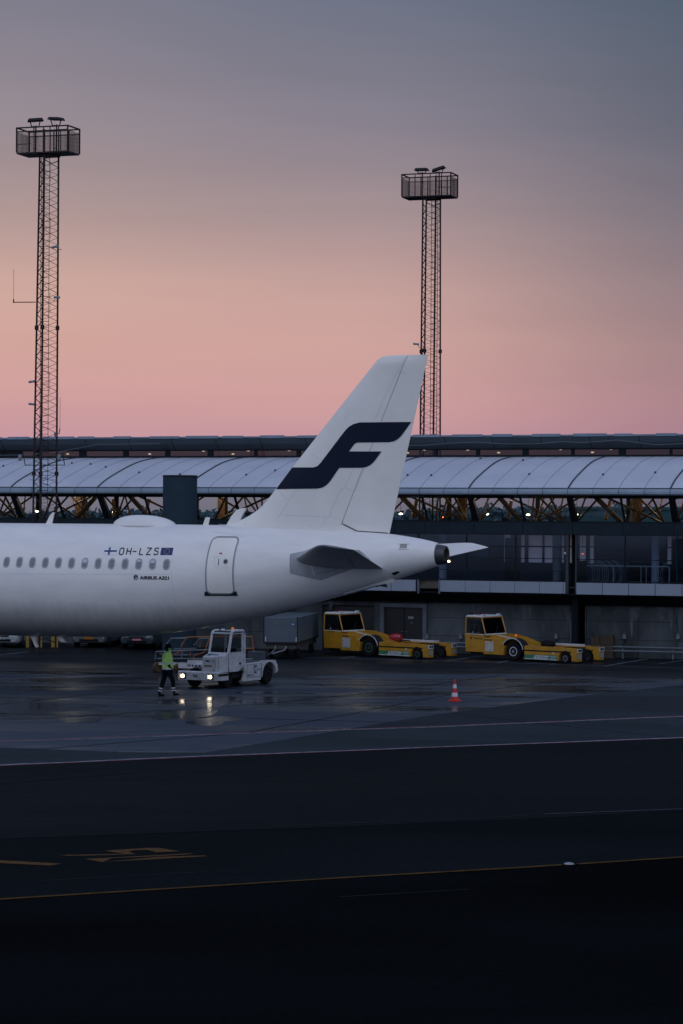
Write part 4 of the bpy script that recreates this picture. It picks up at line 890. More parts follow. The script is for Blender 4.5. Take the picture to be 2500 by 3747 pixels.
# ---------------------------------------------------------------- masts
def mast(x, Z, top_y, lab, flip):
    X = (x-CX)*Z/F; t = thing('floodlight_mast', (X, Z, 0), lab, 'light mast', -R(19.5), 'lattice floodlight masts')
    zb_ = 23.90; sx = -1 if flip else 1
    def rw_(x_, y_): return (x_*math.cos(R(19.5))-y_*math.sin(R(19.5)), x_*math.sin(R(19.5))+y_*math.cos(R(19.5)))
    def corner(i, z):
        f = (zb_-z)/zb_
        wx, wy = ([(-.45-.3*f, .05), (.44+.0*f, .12), (-.17-.12*f, -.42-.1*f)] if not flip else [(-.47-.12*f, .1), (.47+.12*f, -.05), (-.30-.12*f, -.40-.1*f)])[i]
        return (*rw_(wx, wy), z)
    for i in range(3): b = MB(); b.tube([corner(i, 0), corner(i, zb_)], .048, 8); b.build('leg', M_rust, t)
    for i in range(3):
        b = MB(); z = .5; s = 0; P = []
        while z < zb_: P.append(corner(i if s % 2 == 0 else (i+1) % 3, z)); z += .335; s += 1
        b.tube(P, .029, 5); b.build('lattice_bracing', M_rust, t)
    q_ = rw_(-.22*sx, -.15); q2_ = rw_(-.30 if not flip else .12, -.15); b = MB(); b.tube([(*q2_, 0), (*q_, 25.1)], .052, 8); b.build('cable_conduit', M_dark, t, smooth=True)
    b = MB(); lx = .02
    la, lb = ((-.36, .03) if not flip else (.0, .34)); la = rw_(la, 0); lb = rw_(lb, 0)
    for e in (la, lb): b.tube([(*e, 1), (*e, zb_)], .016, 4)
    z = 1.2
    while z < zb_: b.tube([(*la, z), (*lb, z)], .012, 4); z += .3
    b.build('ladder', M_rust, t)
    for z in (23.3, 20.6, 17.0, 13.2, 9.8):
        for e in (la, lb): b = MB(); b.tube([(*e, z-.7), (e[0]+.09, e[1]-.06, z-.7), (e[0]+.09, e[1]-.06, z+.25), (*e, z+.25)], .012, 4); b.build('ladder_grip', M_rust, t)
    for z in (8.6, 15.6):
        for i in range(3): p = corner(i, z); b = MB(); b.lathe([(.05, -.12), (.1, -.08), (.1, .08), (.05, .12)], p, 'z', 8); b.build('leg_flange', M_rust, t)
    # basket
    bx0, bx1, by0, by1, z0, z1 = (-1.42, 1.28, -.62, .68, zb_, zb_+1.22) if not flip else (-1.62, 1.08, -.62, .68, zb_, zb_+1.22)
    if flip: bx0, bx1 = -1.50, 1.26
    b = MB(); b.box((bx0, by0, z0), (bx1, by1, z0+.07)); b.box((-.4, -.4, z0-.1), (.4, .4, z0)); fl_ = b.build('platform_floor', M_rust, t)
    b = MB()
    for x_ in (bx0, bx1):
        for y_ in (by0, by1): b.box((x_-.03, y_-.03, z0+.07), (x_+.03, y_+.03, z1))
    b.box((bx0-.03, by0-.03, z1), (bx1+.03, by0+.03, z1+.06)); b.box((bx0-.03, by1-.03, z1), (bx1+.03, by1+.03, z1+.06))
    b.box((bx0-.03, by0+.03, z1), (bx0+.03, by1-.03, z1+.06)); b.box((bx1-.03, by0+.03, z1), (bx1+.03, by1-.03, z1+.06))
    b.box((bx0+.03, by0-.02, z1-.17), (bx1-.03, by0+.02, z1-.13)); b.box((bx0+.03, by1-.02, z1-.22), (bx1-.03, by1+.02, z1-.18))
    for x_ in ((-.5, .0, .35, .8) if not flip else (-.75, -.35, .1, .75)):
        b.box((x_-.02, by0-.02, z0+.07), (x_+.02, by0+.02, z1)); b.box((x_-.1, by1-.02, z0+.07), (x_-.06, by1+.02, z1))
    xg = bx0 if not flip else bx1-.75
    b.box((xg+.03, by0-.018, z0+.45), (xg+.75, by0+.018, z0+.48)); b.build('platform_frame', M_rust, t)
    b = MB(); q = .005
    x_ = bx0+.06
    while x_ < bx1: b.box((x_-q, by0-q, z0+.07), (x_+q, by0+q, z1-.16)); b.box((x_-q, by1-q, z0+.07), (x_+q, by1+q, z1-.2)); x_ += .065
    y_ = by0+.06
    while y_ < by1: b.box((bx0-q, y_-q, z0+.07), (bx0+q, y_+q, z1-.16)); b.box((bx1-q, y_-q, z0+.07), (bx1+q, y_+q, z1-.16)); y_ += .065
    z = z0+.12
    while z < z1-.17:
        b.box((bx0, by0-q, z-q), (bx1, by0+q, z+q)); b.box((bx0, by1-q, z-q), (bx1, by1+q, z+q)); b.box((bx0-q, by0, z-q), (bx0+q, by1, z+q)); b.box((bx1-q, by0, z-q), (bx1+q, by1, z+q)); z += .065
    b.build('wire_mesh', M_rust, t)
    for j, (lx_, tilt, yaw) in enumerate(((-.55, -5, 25), (.55, 6, -15)) if not flip else ((-.45, 0, 5), (.5, -17, 10))):
        zt_ = z1+(.42 if not flip else .3)
        fe = bpy.data.objects.new('floodlight', None)
        b = MB(); cy, sy_ = math.cos(R(tilt)), math.sin(R(tilt))
        P = [(-.39, -.24, -.07), (.39, -.24, -.07), (.39, .24, -.07), (-.39, .24, -.07), (-.31, -.2, .06), (.31, -.2, .06), (.31, .2, .06), (-.31, .2, .06)]
        P = [(x*cy+z*sy_, y, -x*sy_+z*cy) for x, y, z in P]
        ya = R(yaw); P = [(lx_+x*math.cos(ya)-y*math.sin(ya), by0+.25+x*math.sin(ya)+y*math.cos(ya), zt_+z) for x, y, z in P]
        b.hexa(P); fl2 = b.build('floodlight', M_dark, t, bevel=.015)
        b = MB(); b.tube([(lx_-.28, by0+.2, zt_), (lx_-.18, by0+.2, z1+.1), (lx_+.2, by0+.2, z1+.08), (lx_+.3, by0+.2, zt_)], .03, 6); b.build('bracket', M_rust, fl2)
        b = MB(); b.tube([(lx_+.05, by0+.2, z0+.1), (lx_+.05, by0+.2, z1+.14)], .035, 6); b.build('lamp_post', M_rust, fl2)
        b = MB(); b.tube([(lx_-.05, by0+.22, z1+.3), (lx_-.1, by0+.2, z1), (lx_+.15, by0+.2, z0+.7), (lx_-.06, by0+.2, z0+.15)], .008, 4); b.build('lamp_cable', M_black, fl2)
    return t, corner
def camera_box(t, p, d, r=.055, m=None):
    b = MB(); p = Vector(p); d = Vector(d).normalized()
    b.tube([p-d*.14, p+d*.12], r, 10); b.tube([p+d*.10, p+d*.2], r*1.15, 10, r*.95); o = b.build('surveillance_camera', mat('camera_housing', (.22, .28, .33), .5), t, smooth=True)
    b = MB(); b.tube([p-d*.1+Vector((0, 0, -.02)), p-d*.1+Vector((0, 0, -.16)), p-d*.3+Vector((0, 0, -.18))], .015, 5); b.build('camera_bracket', M_dark, o)
t1, cn = mast(172, 116, 566, 'nearer lattice mast at the left, hung with cameras and a whip antenna arm', False)
def mpx(x, y, v=0, Z=116, X=172): return onplane(x, y, ((X-CX)*Z/F, Z, 0), R(19.5), v)
for (x, y), d in (((204, 903), (-1, -.3, -.2)), ((207, 1088), (1, -.3, -.1)), ((120, 1396), (-1, -.3, -.15)), ((120, 1479), (-1, -.3, .1))):
    u, z = mpx(x, y, .0); camera_box(t1, (u, .0, z), d)
(ua, za), (ub, zb2), (uc, zc2) = mpx(130, 1104), mpx(50, 1104), mpx(51, 985)
b = MB(); b.tube([(ua, 0, za-.02), (ub, 0, za)], .025, 6); o = b.build('antenna_arm', M_rust, t1); b = MB(); b.tube([(ub, 0, za-.03), (ub, 0, za+.15)], .03, 6); b.tube([(ub, 0, za+.1), (ub, 0, zc2)], .009, 4); b.build('whip_antenna', M_rust, o)
(ua, za), (uc, zc2) = mpx(206, 1590), mpx(221, 1455)
b = MB(); b.box((ua-.06, -.1, za-.1), (ua+.04, .05, za+.1)); o = b.build('antenna_bracket', M_steel, t1)
b = MB(); b.tube([(ua, 0, za), (ua+.16, 0, za+.05), (ua+.2, 0, za+.3)], .022, 5); b.tube([(ua+.2, 0, za+.3), (ua+.2, 0, zc2)], .009, 4); b.build('whip_antenna', M_rust, o)
# camera yoke over the roof
ul_, zl_ = mpx(93, 1702, -.3); ur_, _ = mpx(237, 1702, -.3)
b = MB(); b.tube([(ul_, -.3, zl_), (ur_, -.3, zl_)], .022, 6); b.tube([(ul_, -.3, zl_), (ul_-.15, -.3, zl_+.62)], .022, 6); b.tube([(ur_, -.3, zl_), (ur_-.12, -.3, zl_+.62)], .022, 6); yk = b.build('camera_yoke', M_dark, t1)
for u in (ul_-.28, ur_-.3):
    b = MB(); b.lathe([(.05, .13), (.09, .1), (.095, -.05), (.07, -.13), (.02, -.16)], (u, -.3, zl_+.37), 'z', 12); o = b.build('dome_camera', mat('camera_housing', (.22, .28, .33), .5), yk, smooth=True)
for y in (1740, 1756):
    u0_, z = mpx(110, y, -.3); u1_, _ = mpx(208, y, -.3); b = MB(); b.box((u0_, -.32, z-.012), (u1_, -.28, z+.012)); b.build('cross_bar', M_steel, t1)
t2, cn2 = mast(1573, 131, 725, 'farther lattice mast standing behind the terminal and the tail fin', True)
u, z = mpx(1525, 1259, -.1, 131, 1573); camera_box(t2, (u, -.1, z), (-1, -.3, .1))

# ---------------------------------------------------------------- far things
def clumps(name, pts, m, s, kind=None):
    b = MB()
    for p in pts:
        for _ in range(3):
            d = Vector((random.gauss(0, 1), random.gauss(0, 1), random.gauss(0, 1))).normalized(); e = d.orthogonal().normalized()*s*random.uniform(.5, 1.2); f_ = d.cross(e).normalized()*s*random.uniform(.5, 1.1)
            q = Vector(p)+Vector((random.gauss(0, s), random.gauss(0, s), random.gauss(0, s)*.6))
            b.add([q-e, q-f_*.6, q+e, q+f_], [(0, 1, 2, 3)])
    return b.build(name, m, kind=kind)
pts = []
x = -150.
hh = 7.5
while x < 170:
    hh += random.uniform(-.5, .5)
    hh = min(max(hh, 6.6), 8.4)
    for _ in range(60): pts.append((x+random.uniform(-2, 2), 520+random.uniform(-10, 10), random.uniform(.3, 1)**.6*hh*random.uniform(.82, 1.0)))
    x += 1.6
clumps('distant_woodland', pts, mat('bare_tree_grey', (.13, .14, .16), .9, var=.3), .9, 'stuff')
fb = thing('distant_hangar', (48, 430, 0), 'far grey green flat roofed hangar seen through the truss windows at the right', 'hangar', -R(8))
b = MB(); b.box((-6.5, 0, 0), (60, 30, 8.0)); b.build('wall', mat('hangar_green_grey', (.07, .095, .10), .8, var=.15, vscale=.1), fb)
b = MB(); b.box((-6.8, -.3, 8.0), (60.3, 30.3, 8.5)); b.build('roof', mat('hangar_roof', (.08, .11, .115), .7), fb)
for i in range(6): b = MB(); b.box((-2+i*10, -.05, .1), (4+i*10, -.01, 5.5)); b.build('door', mat('hangar_door', (.05, .065, .07), .7), fb)
# ================================================================ VEHICLES, PEOPLE, SMALL THINGS
def wheel(parent, c, r, w, hub=M_dark, hubr=.5, axis='y', face=-1, name='wheel', tyre=M_black):
    b = MB(); b.lathe([(r*.45, -w/2), (r*.9, -w/2), (r, -w*.3), (r, w*.3), (r*.9, w/2), (r*.45, w/2)], c, axis, 26); wl = b.build(name, tyre, parent, smooth=True)
    b = MB(); q = face*w/2; b.lathe([(r*hubr, q*.75), (r*hubr*.97, q*1.02), (r*hubr*.8, q*1.04), (r*hubr*.72, q*.7), (r*.2, q*.72), (r*.18, q*1.0), (r*.02, q*1.0)], c, axis, 24); b.build('rim', hub, wl, smooth=True)
    return wl
def px_len(): pass
# ---- low yellow aircraft tugs
BT = R(38)
def towtug(org, label, number, extra):
    t = thing('aircraft_tug', (org[0], org[1], 0), label, 'aircraft tug', -BT, 'yellow low aircraft tugs parked by the wall')
    W = 2.35
    y0 = 0
    # lower cab box
    b = MB(); b.prism([(0, .33), (1.02, .33), (1.02, 1.15), (-.06, 1.18)], 0, 1.75); body = b.build('cab_body', M_yel, t, bevel=.02)
    # engine side box with grille, chamfered nose
    b = MB(); b.prism([(1.03, .25), (2.15, .25), (2.2, .62), (1.95, 1.0), (1.03, 1.02)], -.03, .55); sb = b.build('side_box', M_yel, t, bevel=.015)
    for i in range(9): b = MB(); z = .40+.052*i; b.box((1.14, -.05, z), (1.62, -.033, z+.034)); b.build('louvre', M_wht, sb)
    # hood
    b = MB(); P = [(1.0, .6), (1.0, 1.16), (1.6, 1.14), (2.2, 1.02), (2.9, .80), (3.6, .58), (3.6, .5)]
    b.prism(P, .35, 1.95); hood = b.build('sloping_hood', M_yel, t, bevel=.015)
    b = MB(); b.prism([(1.55, 1.155), (2.2, 1.035), (2.75, .862), (2.75, .85), (2.2, 1.02), (1.55, 1.14)], .36, .52); b.build('hood_stripe', M_wht, hood)
    b = MB(); b.prism([(1.0, 1.165), (1.6, 1.148), (2.2, 1.028), (2.9, .81), (3.6, .59), (3.6, .575), (2.2, 1.0), (1.0, 1.14)], 1.14, 1.155); b.build('hood_joint', M_dark, hood)
    # cabin glasshouse
    zt = 1.95; wb0, wb1 = -.06, 1.12; tb0, tb1 = .0, .88
    def pil(name, a, c, r=.035, m=M_yel): b = MB(); b.tube([a, c], r, 4); return b.build(name, m, t)
    yn, yf = .03, 1.72
    for y in (yn, yf):
        pil('pillar', (wb0+.03, y, 1.17), (tb0+.0, y, zt)); pil('pillar', (wb1+.0, y, 1.14), (tb1, y, zt)); pil('roof_rail', (tb0, y, zt), (tb1, y, zt))
    pil('roof_rail', (tb0, yn, zt), (tb0, yf, zt)); pil('roof_rail', (tb1, yn, zt), (tb1, yf, zt))
    pil('windscreen_sill', (wb1, yn, 1.15), (wb1, yf, 1.15), .045, M_wht); pil('window_sill', (wb0, yn, 1.17), (wb1, yn, 1.15), .02, M_wht)
    b = MB(); b.hexa([(tb0-.02, yn-.03, zt+.03), (tb1+.03, yn-.03, zt+.03), (tb1+.03, yf+.03, zt+.03), (tb0-.02, yf+.03, zt+.03), (tb0+.05, .12, zt+.1), (tb1-.05, .12, zt+.09), (tb1-.05, yf-.1, zt+.09), (tb0+.05, yf-.1, zt+.1)]); rf_ = b.build('cab_roof', M_wht, t)
    b = MB(); b.lathe([(.07, 0), (.075, .05), (.05, .13), (.01, .14)], (.12, .3, zt+.1), 'z', 12); b.build('beacon', M_dark, rf_)
    b = MB(); b.box((.1, .7, zt+.1), (.25, 1.3, zt+.17)); b.build('light_bar', mat('bar_red_dark', (.10, .01, .01), .4), rf_)
    for y in (.25, 1.5): b = MB(); b.box((tb1-.1, y-.1, zt+.09), (tb1+.02, y+.1, zt+.15)); b.build('work_light', M_refl, rf_)
    for nm, q in (('side_window', [(wb0+.05, yn, 1.19), (wb1-.05, yn, 1.17), (tb1-.03, yn, zt-.03), (tb0+.03, yn, zt-.03)]), ('side_window', [(wb0+.05, yf, 1.19), (wb1-.05, yf, 1.17), (tb1-.03, yf, zt-.03), (tb0+.03, yf, zt-.03)]),
                  ('windscreen', [(wb1, yn+.04, 1.19), (wb1, yf-.04, 1.19), (tb1, yf-.04, zt-.03), (tb1, yn+.04, zt-.03)]), ('rear_window', [(wb0, yn+.04, 1.2), (wb0, yf-.04, 1.2), (tb0, yf-.04, zt-.03), (tb0, yn+.04, zt-.03)])):
        b = MB(); b.add(q, [(0, 1, 2, 3)]); b.build(nm, M_gcab, t)
    b = MB(); b.tube([(wb1+.03, .9, 1.2), (1.02, 1.2, 1.55)], .012, 4); b.build('wiper', M_black, t)
    b = MB(); b.tube([(.35, -.02, 1.18), (.45, -.14, 1.3)], .01, 5); b.box((.40, -.17, 1.28), (.50, -.13, 1.5)); b.build('mirror', M_black, t)
    b = MB(); b.box((.12, .95, .9), (.55, 1.4, 1.2)); b.box((.1, .95, 1.2), (.22, 1.4, 1.6)); b.build('seat', M_black, t, bevel=.04)
    b = MB(); b.lathe([(.17, 0), (.185, .015), (.17, .03), (.155, .015), (.17, 0)], (.85, 1.1, 1.28), 'z', 16, caps=False); b.tube([(.85, 1.1, .9), (.85, 1.1, 1.3)], .02, 6); b.build('steering_wheel', M_black, t)
    b = MB(); b.box((.32, -.015+.04, 1.22), (.40, .035+.01, 1.32)); b.build('window_sticker', M_refl, t)
    # wheels
    wheel(t, (2.62, .28, .43), .43, .34, mat('wheel_green', (.05, .11, .08), .5) if not extra else M_wht, .52)
    wheel(t, (2.62, W-.28, .43), .43, .34, M_dark, .5, face=1)
    b = MB(); arc = [(2.62+.60*math.cos(R(a)), .43+.60*math.sin(R(a))) for a in range(0, 190, 12)]; arc2 = [(2.62+.54*math.cos(R(a)), .43+.54*math.sin(R(a))) for a in range(180, -10, -12)]
    b.prism(arc+arc2, .02, .6); b.build('wheel_arch', M_dark, t)
    b = MB(); a3 = [(2.62+.61*math.cos(R(a)), .43+.61*math.sin(R(a))) for a in range(10, 181, 10)]; b.tube([(x, .01, z) for x, z in a3], .018, 5); b.build('arch_trim', M_wht, t)
    b = MB(); b.box((1.0, .5, .22), (3.4, W-.5, .62)); b.box((.15, .2, .18), (1.0, 1.6, .34)); b.build('chassis', M_dark, t)
    # two low arms with wheels
    for side, (ya, yb) in enumerate(((.0, .46), (W-.46, W))):
        x0, x1 = (3.3, 6.15)
        if side == 1:
            b = MB(); b.box((x0, ya, .15), (x1-.5, yb, .42)); b.build('arm_frame', M_dark, t)
        wx = x1-.62
        arcw = [(wx+.34*math.cos(R(a)), .22+.36*math.sin(R(a))) for a in range(0, 181, 15)]
        P = [(x0, .12), (x0, .72), (x1-.5, .70), (x1, .66), (x1, .10), (wx+.34, .12)]+arcw+[(wx-.34, .12)]
        b = MB(); b.prism(P, ya, yb); arm = b.build('lifting_arm', M_yel, t, bevel=.008)
        if side == 1:
            b = MB(); b.box((x0+.1, ya-.006, .2), (x1-.7, ya-.002, .66)); b.build('inner_panel', M_dark, arm)
            b = MB(); b.box((x0-.2, ya+.02, .70), (x1-1.0, yb-.05, .78)); b.build('arm_cover', M_wht, arm)
        b = MB(); b.box((x0+.01, ya-.006, .49), (x1-.3, ya-.002, .55)); b.build('black_rub_strip', M_black, arm)
        wheel(arm, (wx, ya+.12, .235), .235, .2, M_grey if extra else mat('wheel_green', (.05, .11, .08), .5), .55)
        b = MB(); b.box((x1+.002, ya+.03, .50), (x1+.03, yb-.03, .68)); fp = b.build('end_plate', M_wht, arm)
        for y in (ya+.15, yb-.15): b = MB(); b.lathe([(.065, .03), (.065, .045), (.045, .05), (.02, .052)], (x1, y, .6), 'x', 14); b.build('lamp', M_dark, fp)
        b = MB(); b.box((x1+.002, ya+.1, .22), (x1+.012, yb-.08, .42)); b.build('label_plate', mat('plate_blue_grey', (.20, .28, .33), .5), arm)
        if side == 0:
            b = MB(); b.box((x0+.01, ya-.006, .135), (wx-.42, ya-.002, .34)); gd = b.build('green_band', M_green, arm)
            b = MB(); b.box((x0+.01, ya-.007, .125), (wx-.42, ya-.003, .16)); b.build('white_edge', M_wht, gd)
            b = MB(); b.hexa([(x0+.52, ya-.012, .175), (x0+1.28, ya-.012, .175), (x0+1.28, ya-.008, .175), (x0+.52, ya-.008, .175), (x0+.60, ya-.012, .315), (x0+1.36, ya-.012, .315), (x0+1.36, ya-.008, .315), (x0+.60, ya-.008, .315)]); wp = b.build('white_label', M_refl, gd)
            text_on('TBL-100 Electric', lambda u, v: (x0+.60+.70*u, ya-.016, .21+.08*v), 'label_lettering', mat('lettering_green_black', (.015, .03, .025), .5), wp, .02)
            text_on('KALMAR', lambda u, v: (x0+1.42+.36*u, ya-.010, .255+.05*v), 'label_lettering', M_refl, gd, .03)
            text_on('MOTOR AB', lambda u, v: (x0+1.42+.30*u, ya-.010, .19+.035*v), 'label_lettering', M_refl, gd, .02)
            b = MB(); b.box((x0+1.56, ya-.009, .40), (x0+1.64, ya-.003, .49)); b.build('small_sticker', M_refl, arm)
            b = MB(); b.prism([(x0+1.575, .415), (x0+1.625, .415), (x0+1.6, .45), (x0+1.62, .475), (x0+1.58, .475), (x0+1.6, .45)], ya-.011, ya-.0095); b.build('sticker_symbol', M_black, arm)
    # cradle between the arms
    b = MB(); b.box((3.45, .5, .28), (3.9, W-.5, .5)); b.box((4.2, .46, .2), (5.2, .62, .55)); b.box((4.4, W-.7, .2), (5.3, W-.46, .5)); cr_ = b.build('nose_wheel_cradle', M_dark, t)
    b = MB(); b.tube([(3.7, .8, .5), (3.9, 1.0, .78), (4.1, 1.3, .78), (4.2, 1.5, .5)], .03, 6); b.tube([(3.9, 1.5, .5), (4.6, 1.7, .62)], .05, 6); b.build('hydraulic_hose', M_black, cr_)
    b = MB(); b.box((4.6, .52, .60), (5.1, .60, .74)); b.box((4.0, 1.55, .52), (4.5, 1.85, .66)); b.build('locking_bar', M_orange, cr_)
    b = MB(); prf = [(.03, -.36), (.13, -.33), (.19, -.2), (.2, 0), (.19, .2), (.13, .33), (.03, .36)]
    b.lathe(prf, (3.15 if not extra else 3.6, 1.55, .88 if not extra else .74), 'x', 16); b.build('rounded_cover', M_red if not extra else M_black, t, smooth=True)
    # lettering
    M_lt = mat('tug_lettering', (.03, .02, .012), .5)
    if not extra:
        text_on(number, lambda u, v: (1.13+.38*u, -.034, .90+.085*v), 'number_lettering', M_lt, t, .05)
        text_on('TBL 3905', lambda u, v: (.40+.24*u, -.004, 1.10+.035*v), 'small_lettering', M_lt, t, .02)
    else:
        text_on(number, lambda u, v: (1.05+.46*u, -.034, .89+.085*v), 'number_lettering', M_lt, t, .05)
        text_on('AVIATOR', lambda u, v: (.48+.46*u, -.004, .93+.08*v), 'company_lettering', M_lt, t, .05)
        text_on('TBL 3905', lambda u, v: (.55+.24*u, -.004, 1.09+.035*v), 'small_lettering', M_lt, t, .02)
        st = [((.08 if q % 2 == 0 else .035)*math.sin(q*.6283)+.32, (.085 if q % 2 == 0 else .037)*math.cos(q*.6283)+.98) for q in range(10)]
        b = MB(); b.prism(st, -.006, -.002); b.build('star_mark', M_lt, t)
        b = MB(); b.lathe([(.02, 0), (.02, .03), (.005, .04)], (1.9, 1.4, 1.1), 'z', 8); b.build('indicator_lamp', mat('indicator_red', (1, .1, .05), emit=(1, .08, .03), estr=3), t)
    return t
def tugorg(px, py, lx, ly):   # ground point of the near main wheel
    g = gnd(px, py); return (g[0]-lx*math.cos(BT)-ly*math.sin(BT), g[1]+lx*math.sin(BT)-ly*math.cos(BT))
towtug(tugorg(1349, 2403, 2.62, .1), 'yellow low aircraft tug with a glossy red cover on its hood, beside the dark door', 'CF5041', False)
towtug(tugorg(1878, 2418, 2.62, .1), 'yellow low aircraft tug marked with a star and AVIATOR on its cab', 'AAP136', True)

# ---- white baggage tractor with its lamps on
AL = R(30)
tr = thing('baggage_tractor', (-5.06, 93.75, 0), 'white baggage tractor with its two headlights on, cab on one side and low load deck', 'tractor', -(math.pi/2+AL))
P = [(.86, .32), (.86, .62), (.80, .66), (.66, .66), (.66, .32)]
b = MB(); b.prism(P, -.92, .92); bm_ = b.build('front_bumper', M_wht, tr, bevel=.015)
b = MB(); b.box((.1, .70, .32), (.66, .92, .60)); b.build('bumper_side', M_wht, bm_)
b = MB(); b.box((.12, .925, .50), (.84, .95, .58)); b.build('side_rub_strip', M_black, bm_)
M_hl = mat('headlight_on', (1, .93, .8), emit=(1, .84, .62), estr=6)
for y in (-.66, .60):
    b = MB(); b.box((.862, y-.13, .36), (.90, y+.13, .58)); hh_ = b.build('headlight_surround', M_dark, bm_)
    b = MB(); b.lathe([(.075, .0), (.07, .02), (.03, .035), (.005, .04)], (.90, y, .47), 'x', 18); b.build('headlight', M_hl, hh_, smooth=True)
    b = MB(); b.box((.90, y-.125, .39), (.91, y-.095, .55)); b.build('marker_lamp', mat('marker_amber', (.8, .4, .2), emit=(1, .6, .4), estr=1.2), hh_)
    sd = bpy.data.lights.new('headlight_beam', 'SPOT'); sd.energy = 14; sd.spot_size = R(70); sd.color = (1, .85, .62); sd.shadow_soft_size = .06; sd.spot_blend = .8
    sobj = bpy.data.objects.new('headlight_beam', sd); scene.collection.objects.link(sobj); sobj.parent = tr; sobj.location = (1.0, y, .47); sobj.rotation_euler = (0, R(-82), 0)
text_on('TLD', lambda u, v: (.866, -.22+.22*u, .43+.10*v), 'maker_lettering', M_black, bm_, .05)
for y, z in ((-.34, .40), (.10, .40), (-.45, .5), (.2, .52), (.28, .44)): b = MB(); b.lathe([(.014, 0), (.012, .006)], (.862, y, z), 'x', 8); b.build('bolt', M_black, bm_)
# dark engine bay on the low side, white deck over it
b = MB(); b.box((-3.4, -.72, .35), (.62, .72, .56)); b.build('chassis', M_dark, tr)
b = MB(); b.box((-1.0, -.90, .58), (.62, .02, .62)); b.box((-.9, -.90, .80), (.3, .02, .88)); b.box((-.9, -.88, .62), (-.2, .0, .80)); dk = b.build('low_side_deck', M_wht, tr)
for i in range(5): b = MB(); b.add([(.305, -.82+.16*i, .805), (.305, -.74+.16*i, .805), (.305, -.70+.16*i, .87), (.305, -.78+.16*i, .87)], [(0, 1, 2, 3)]); b.build('hazard_mark', M_black, dk)
# nose panel
b = MB(); b.hexa([(.12, .03, .62), (.62, .03, .62), (.62, .68, .62), (.12, .68, .62), (.1, .03, 1.35), (.56, .03, 1.22), (.56, .68, 1.22), (.1, .68, 1.35)]); npn = b.build('nose_panel', M_wht, tr, bevel=.012)
b = MB(); b.hexa([(.12, .69, .62), (.50, .69, .62), (.44, .92, .62), (.12, .92, .62), (.1, .69, 1.35), (.42, .69, 1.25), (.36, .92, 1.25), (.1, .92, 1.35)]); b.build('nose_corner', M_wht, tr, bevel=.012)
b = MB(); b.box((.622, .07, .66), (.634, .64, 1.16)); hp = b.build('hatch', mat('hatch_grey_white', (.46, .49, .52), .5, var=.12, vscale=6), npn)
for q in range(3): b = MB(); b.lathe([(.035, 0), (.03, .006)], (.634, .24+.06*q, 1.06), 'x', 12); b.build('vent_hole', M_black, hp)
b = MB(); b.box((.635, .15, .84), (.64, .50, .90)); b.build('yellow_label', mat('label_ochre', (.22, .17, .05), .6, col2=(.10, .08, .03), vscale=30), hp)
for z in (.70, 1.05): b = MB(); b.box((.635, .53, z), (.64, .62, z+.025)); b.build('hatch_latch', M_black, hp)
def nosemap(y0, y1, z0, z1):
    # raked lettering area above the hatch
    return lambda u, v: (.565-(z0+(z1-z0)*v-1.22)/(.13)*.46+.0 if False else .10+.46*(1-((z0+(z1-z0)*v)-1.22)/.13)+.006, y0+(y1-y0)*u, z0+(z1-z0)*v+.006)
text_on('M', nosemap(.12, .28, 1.245, 1.325), 'company_lettering', M_eu, npn, .05); text_on('MENZIES', nosemap(.32, .60, 1.265, 1.31), 'company_lettering', M_eu, npn, .01)
# cab frame
def cabp(): pass
yc0, yc1 = .03, .90
def bar(name, a, c, r=.045, m=M_wht): b = MB(); b.tube([a, c], r, 6); return b.build(name, m, tr, smooth=True)
for y in (yc0, yc1):
    b = MB(); b.tube([(.10, y, 1.32), (-.10, y, 2.08), (-.16, y, 2.16), (-.3, y, 2.19), (-.9, y, 2.19), (-1.0, y, 2.15), (-1.06, y, 2.05), (-1.06, y, .62)], .05, 8); b.build('cab_hoop', M_wht, tr, smooth=True)
for z, x in ((1.34, .11), (2.1, -.11)): bar('windscreen_bar', (x, yc0, z), (x, yc1, z), .04)
b = MB(); b.box((-1.04, yc0+.02, 2.185), (-.2, yc1-.02, 2.225)); rf_ = b.build('cab_roof', M_wht, tr, bevel=.015)
b = MB(); b.lathe([(.05, 0), (.055, .04), (.045, .08), (.01, .09)], (-.75, .55, 2.225), 'z', 12); b.build('beacon', mat('beacon_amber', (.6, .18, .02), emit=(1, .3, .03), estr=.25), rf_)
b = MB(); b.lathe([(.02, 0), (.02, .05), (.045, .06), (.045, .12), (.01, .13)], (-.15, .35, 2.2), 'z', 12); b.build('spot_lamp', M_dark, rf_)
b = MB(); b.tube([(-.3, .5, 2.24), (-.9, .5, 2.24)], .02, 6); b.build('light_bar', M_black, rf_)
b = MB(); b.add([(.09, yc0+.04, 1.38), (.09, yc1-.04, 1.38), (-.10, yc1-.04, 2.06), (-.10, yc0+.04, 2.06)], [(0, 1, 2, 3)]); b.build('windscreen', M_gcab, tr)
b = MB(); b.prism([(.03, .62), (.07, 1.34), (-.85, 1.34), (-.85, .75), (-.62, .62), (-.2, .62)], yc1-.02, yc1+.02); dr_ = b.build('cab_door', M_wht, tr, bevel=.01)
b = MB(); b.box((-.78, yc1+.021, .88), (-.66, yc1+.03, .96)); b.build('door_handle', M_black, dr_)
b = MB(); b.tube([(.02, yc1+.015, 1.36), (-.14, yc1+.015, 2.02), (-.2, yc1+.015, 2.08), (-.82, yc1+.015, 2.08), (-.84, yc1+.015, 1.36), (.02, yc1+.015, 1.36)], .02, 5); b.build('window_frame', M_wht, dr_)
b = MB(); b.add([(0, yc1, 1.38), (-.82, yc1, 1.38), (-.82, yc1, 2.06), (-.17, yc1, 2.06)], [(0, 1, 2, 3)]); b.build('door_window', M_gcab, dr_)
b = MB(); b.box((-.98, yc1-.02, .75), (-.87, yc1+.01, 2.14)); b.build('rear_pillar', M_wht, tr)
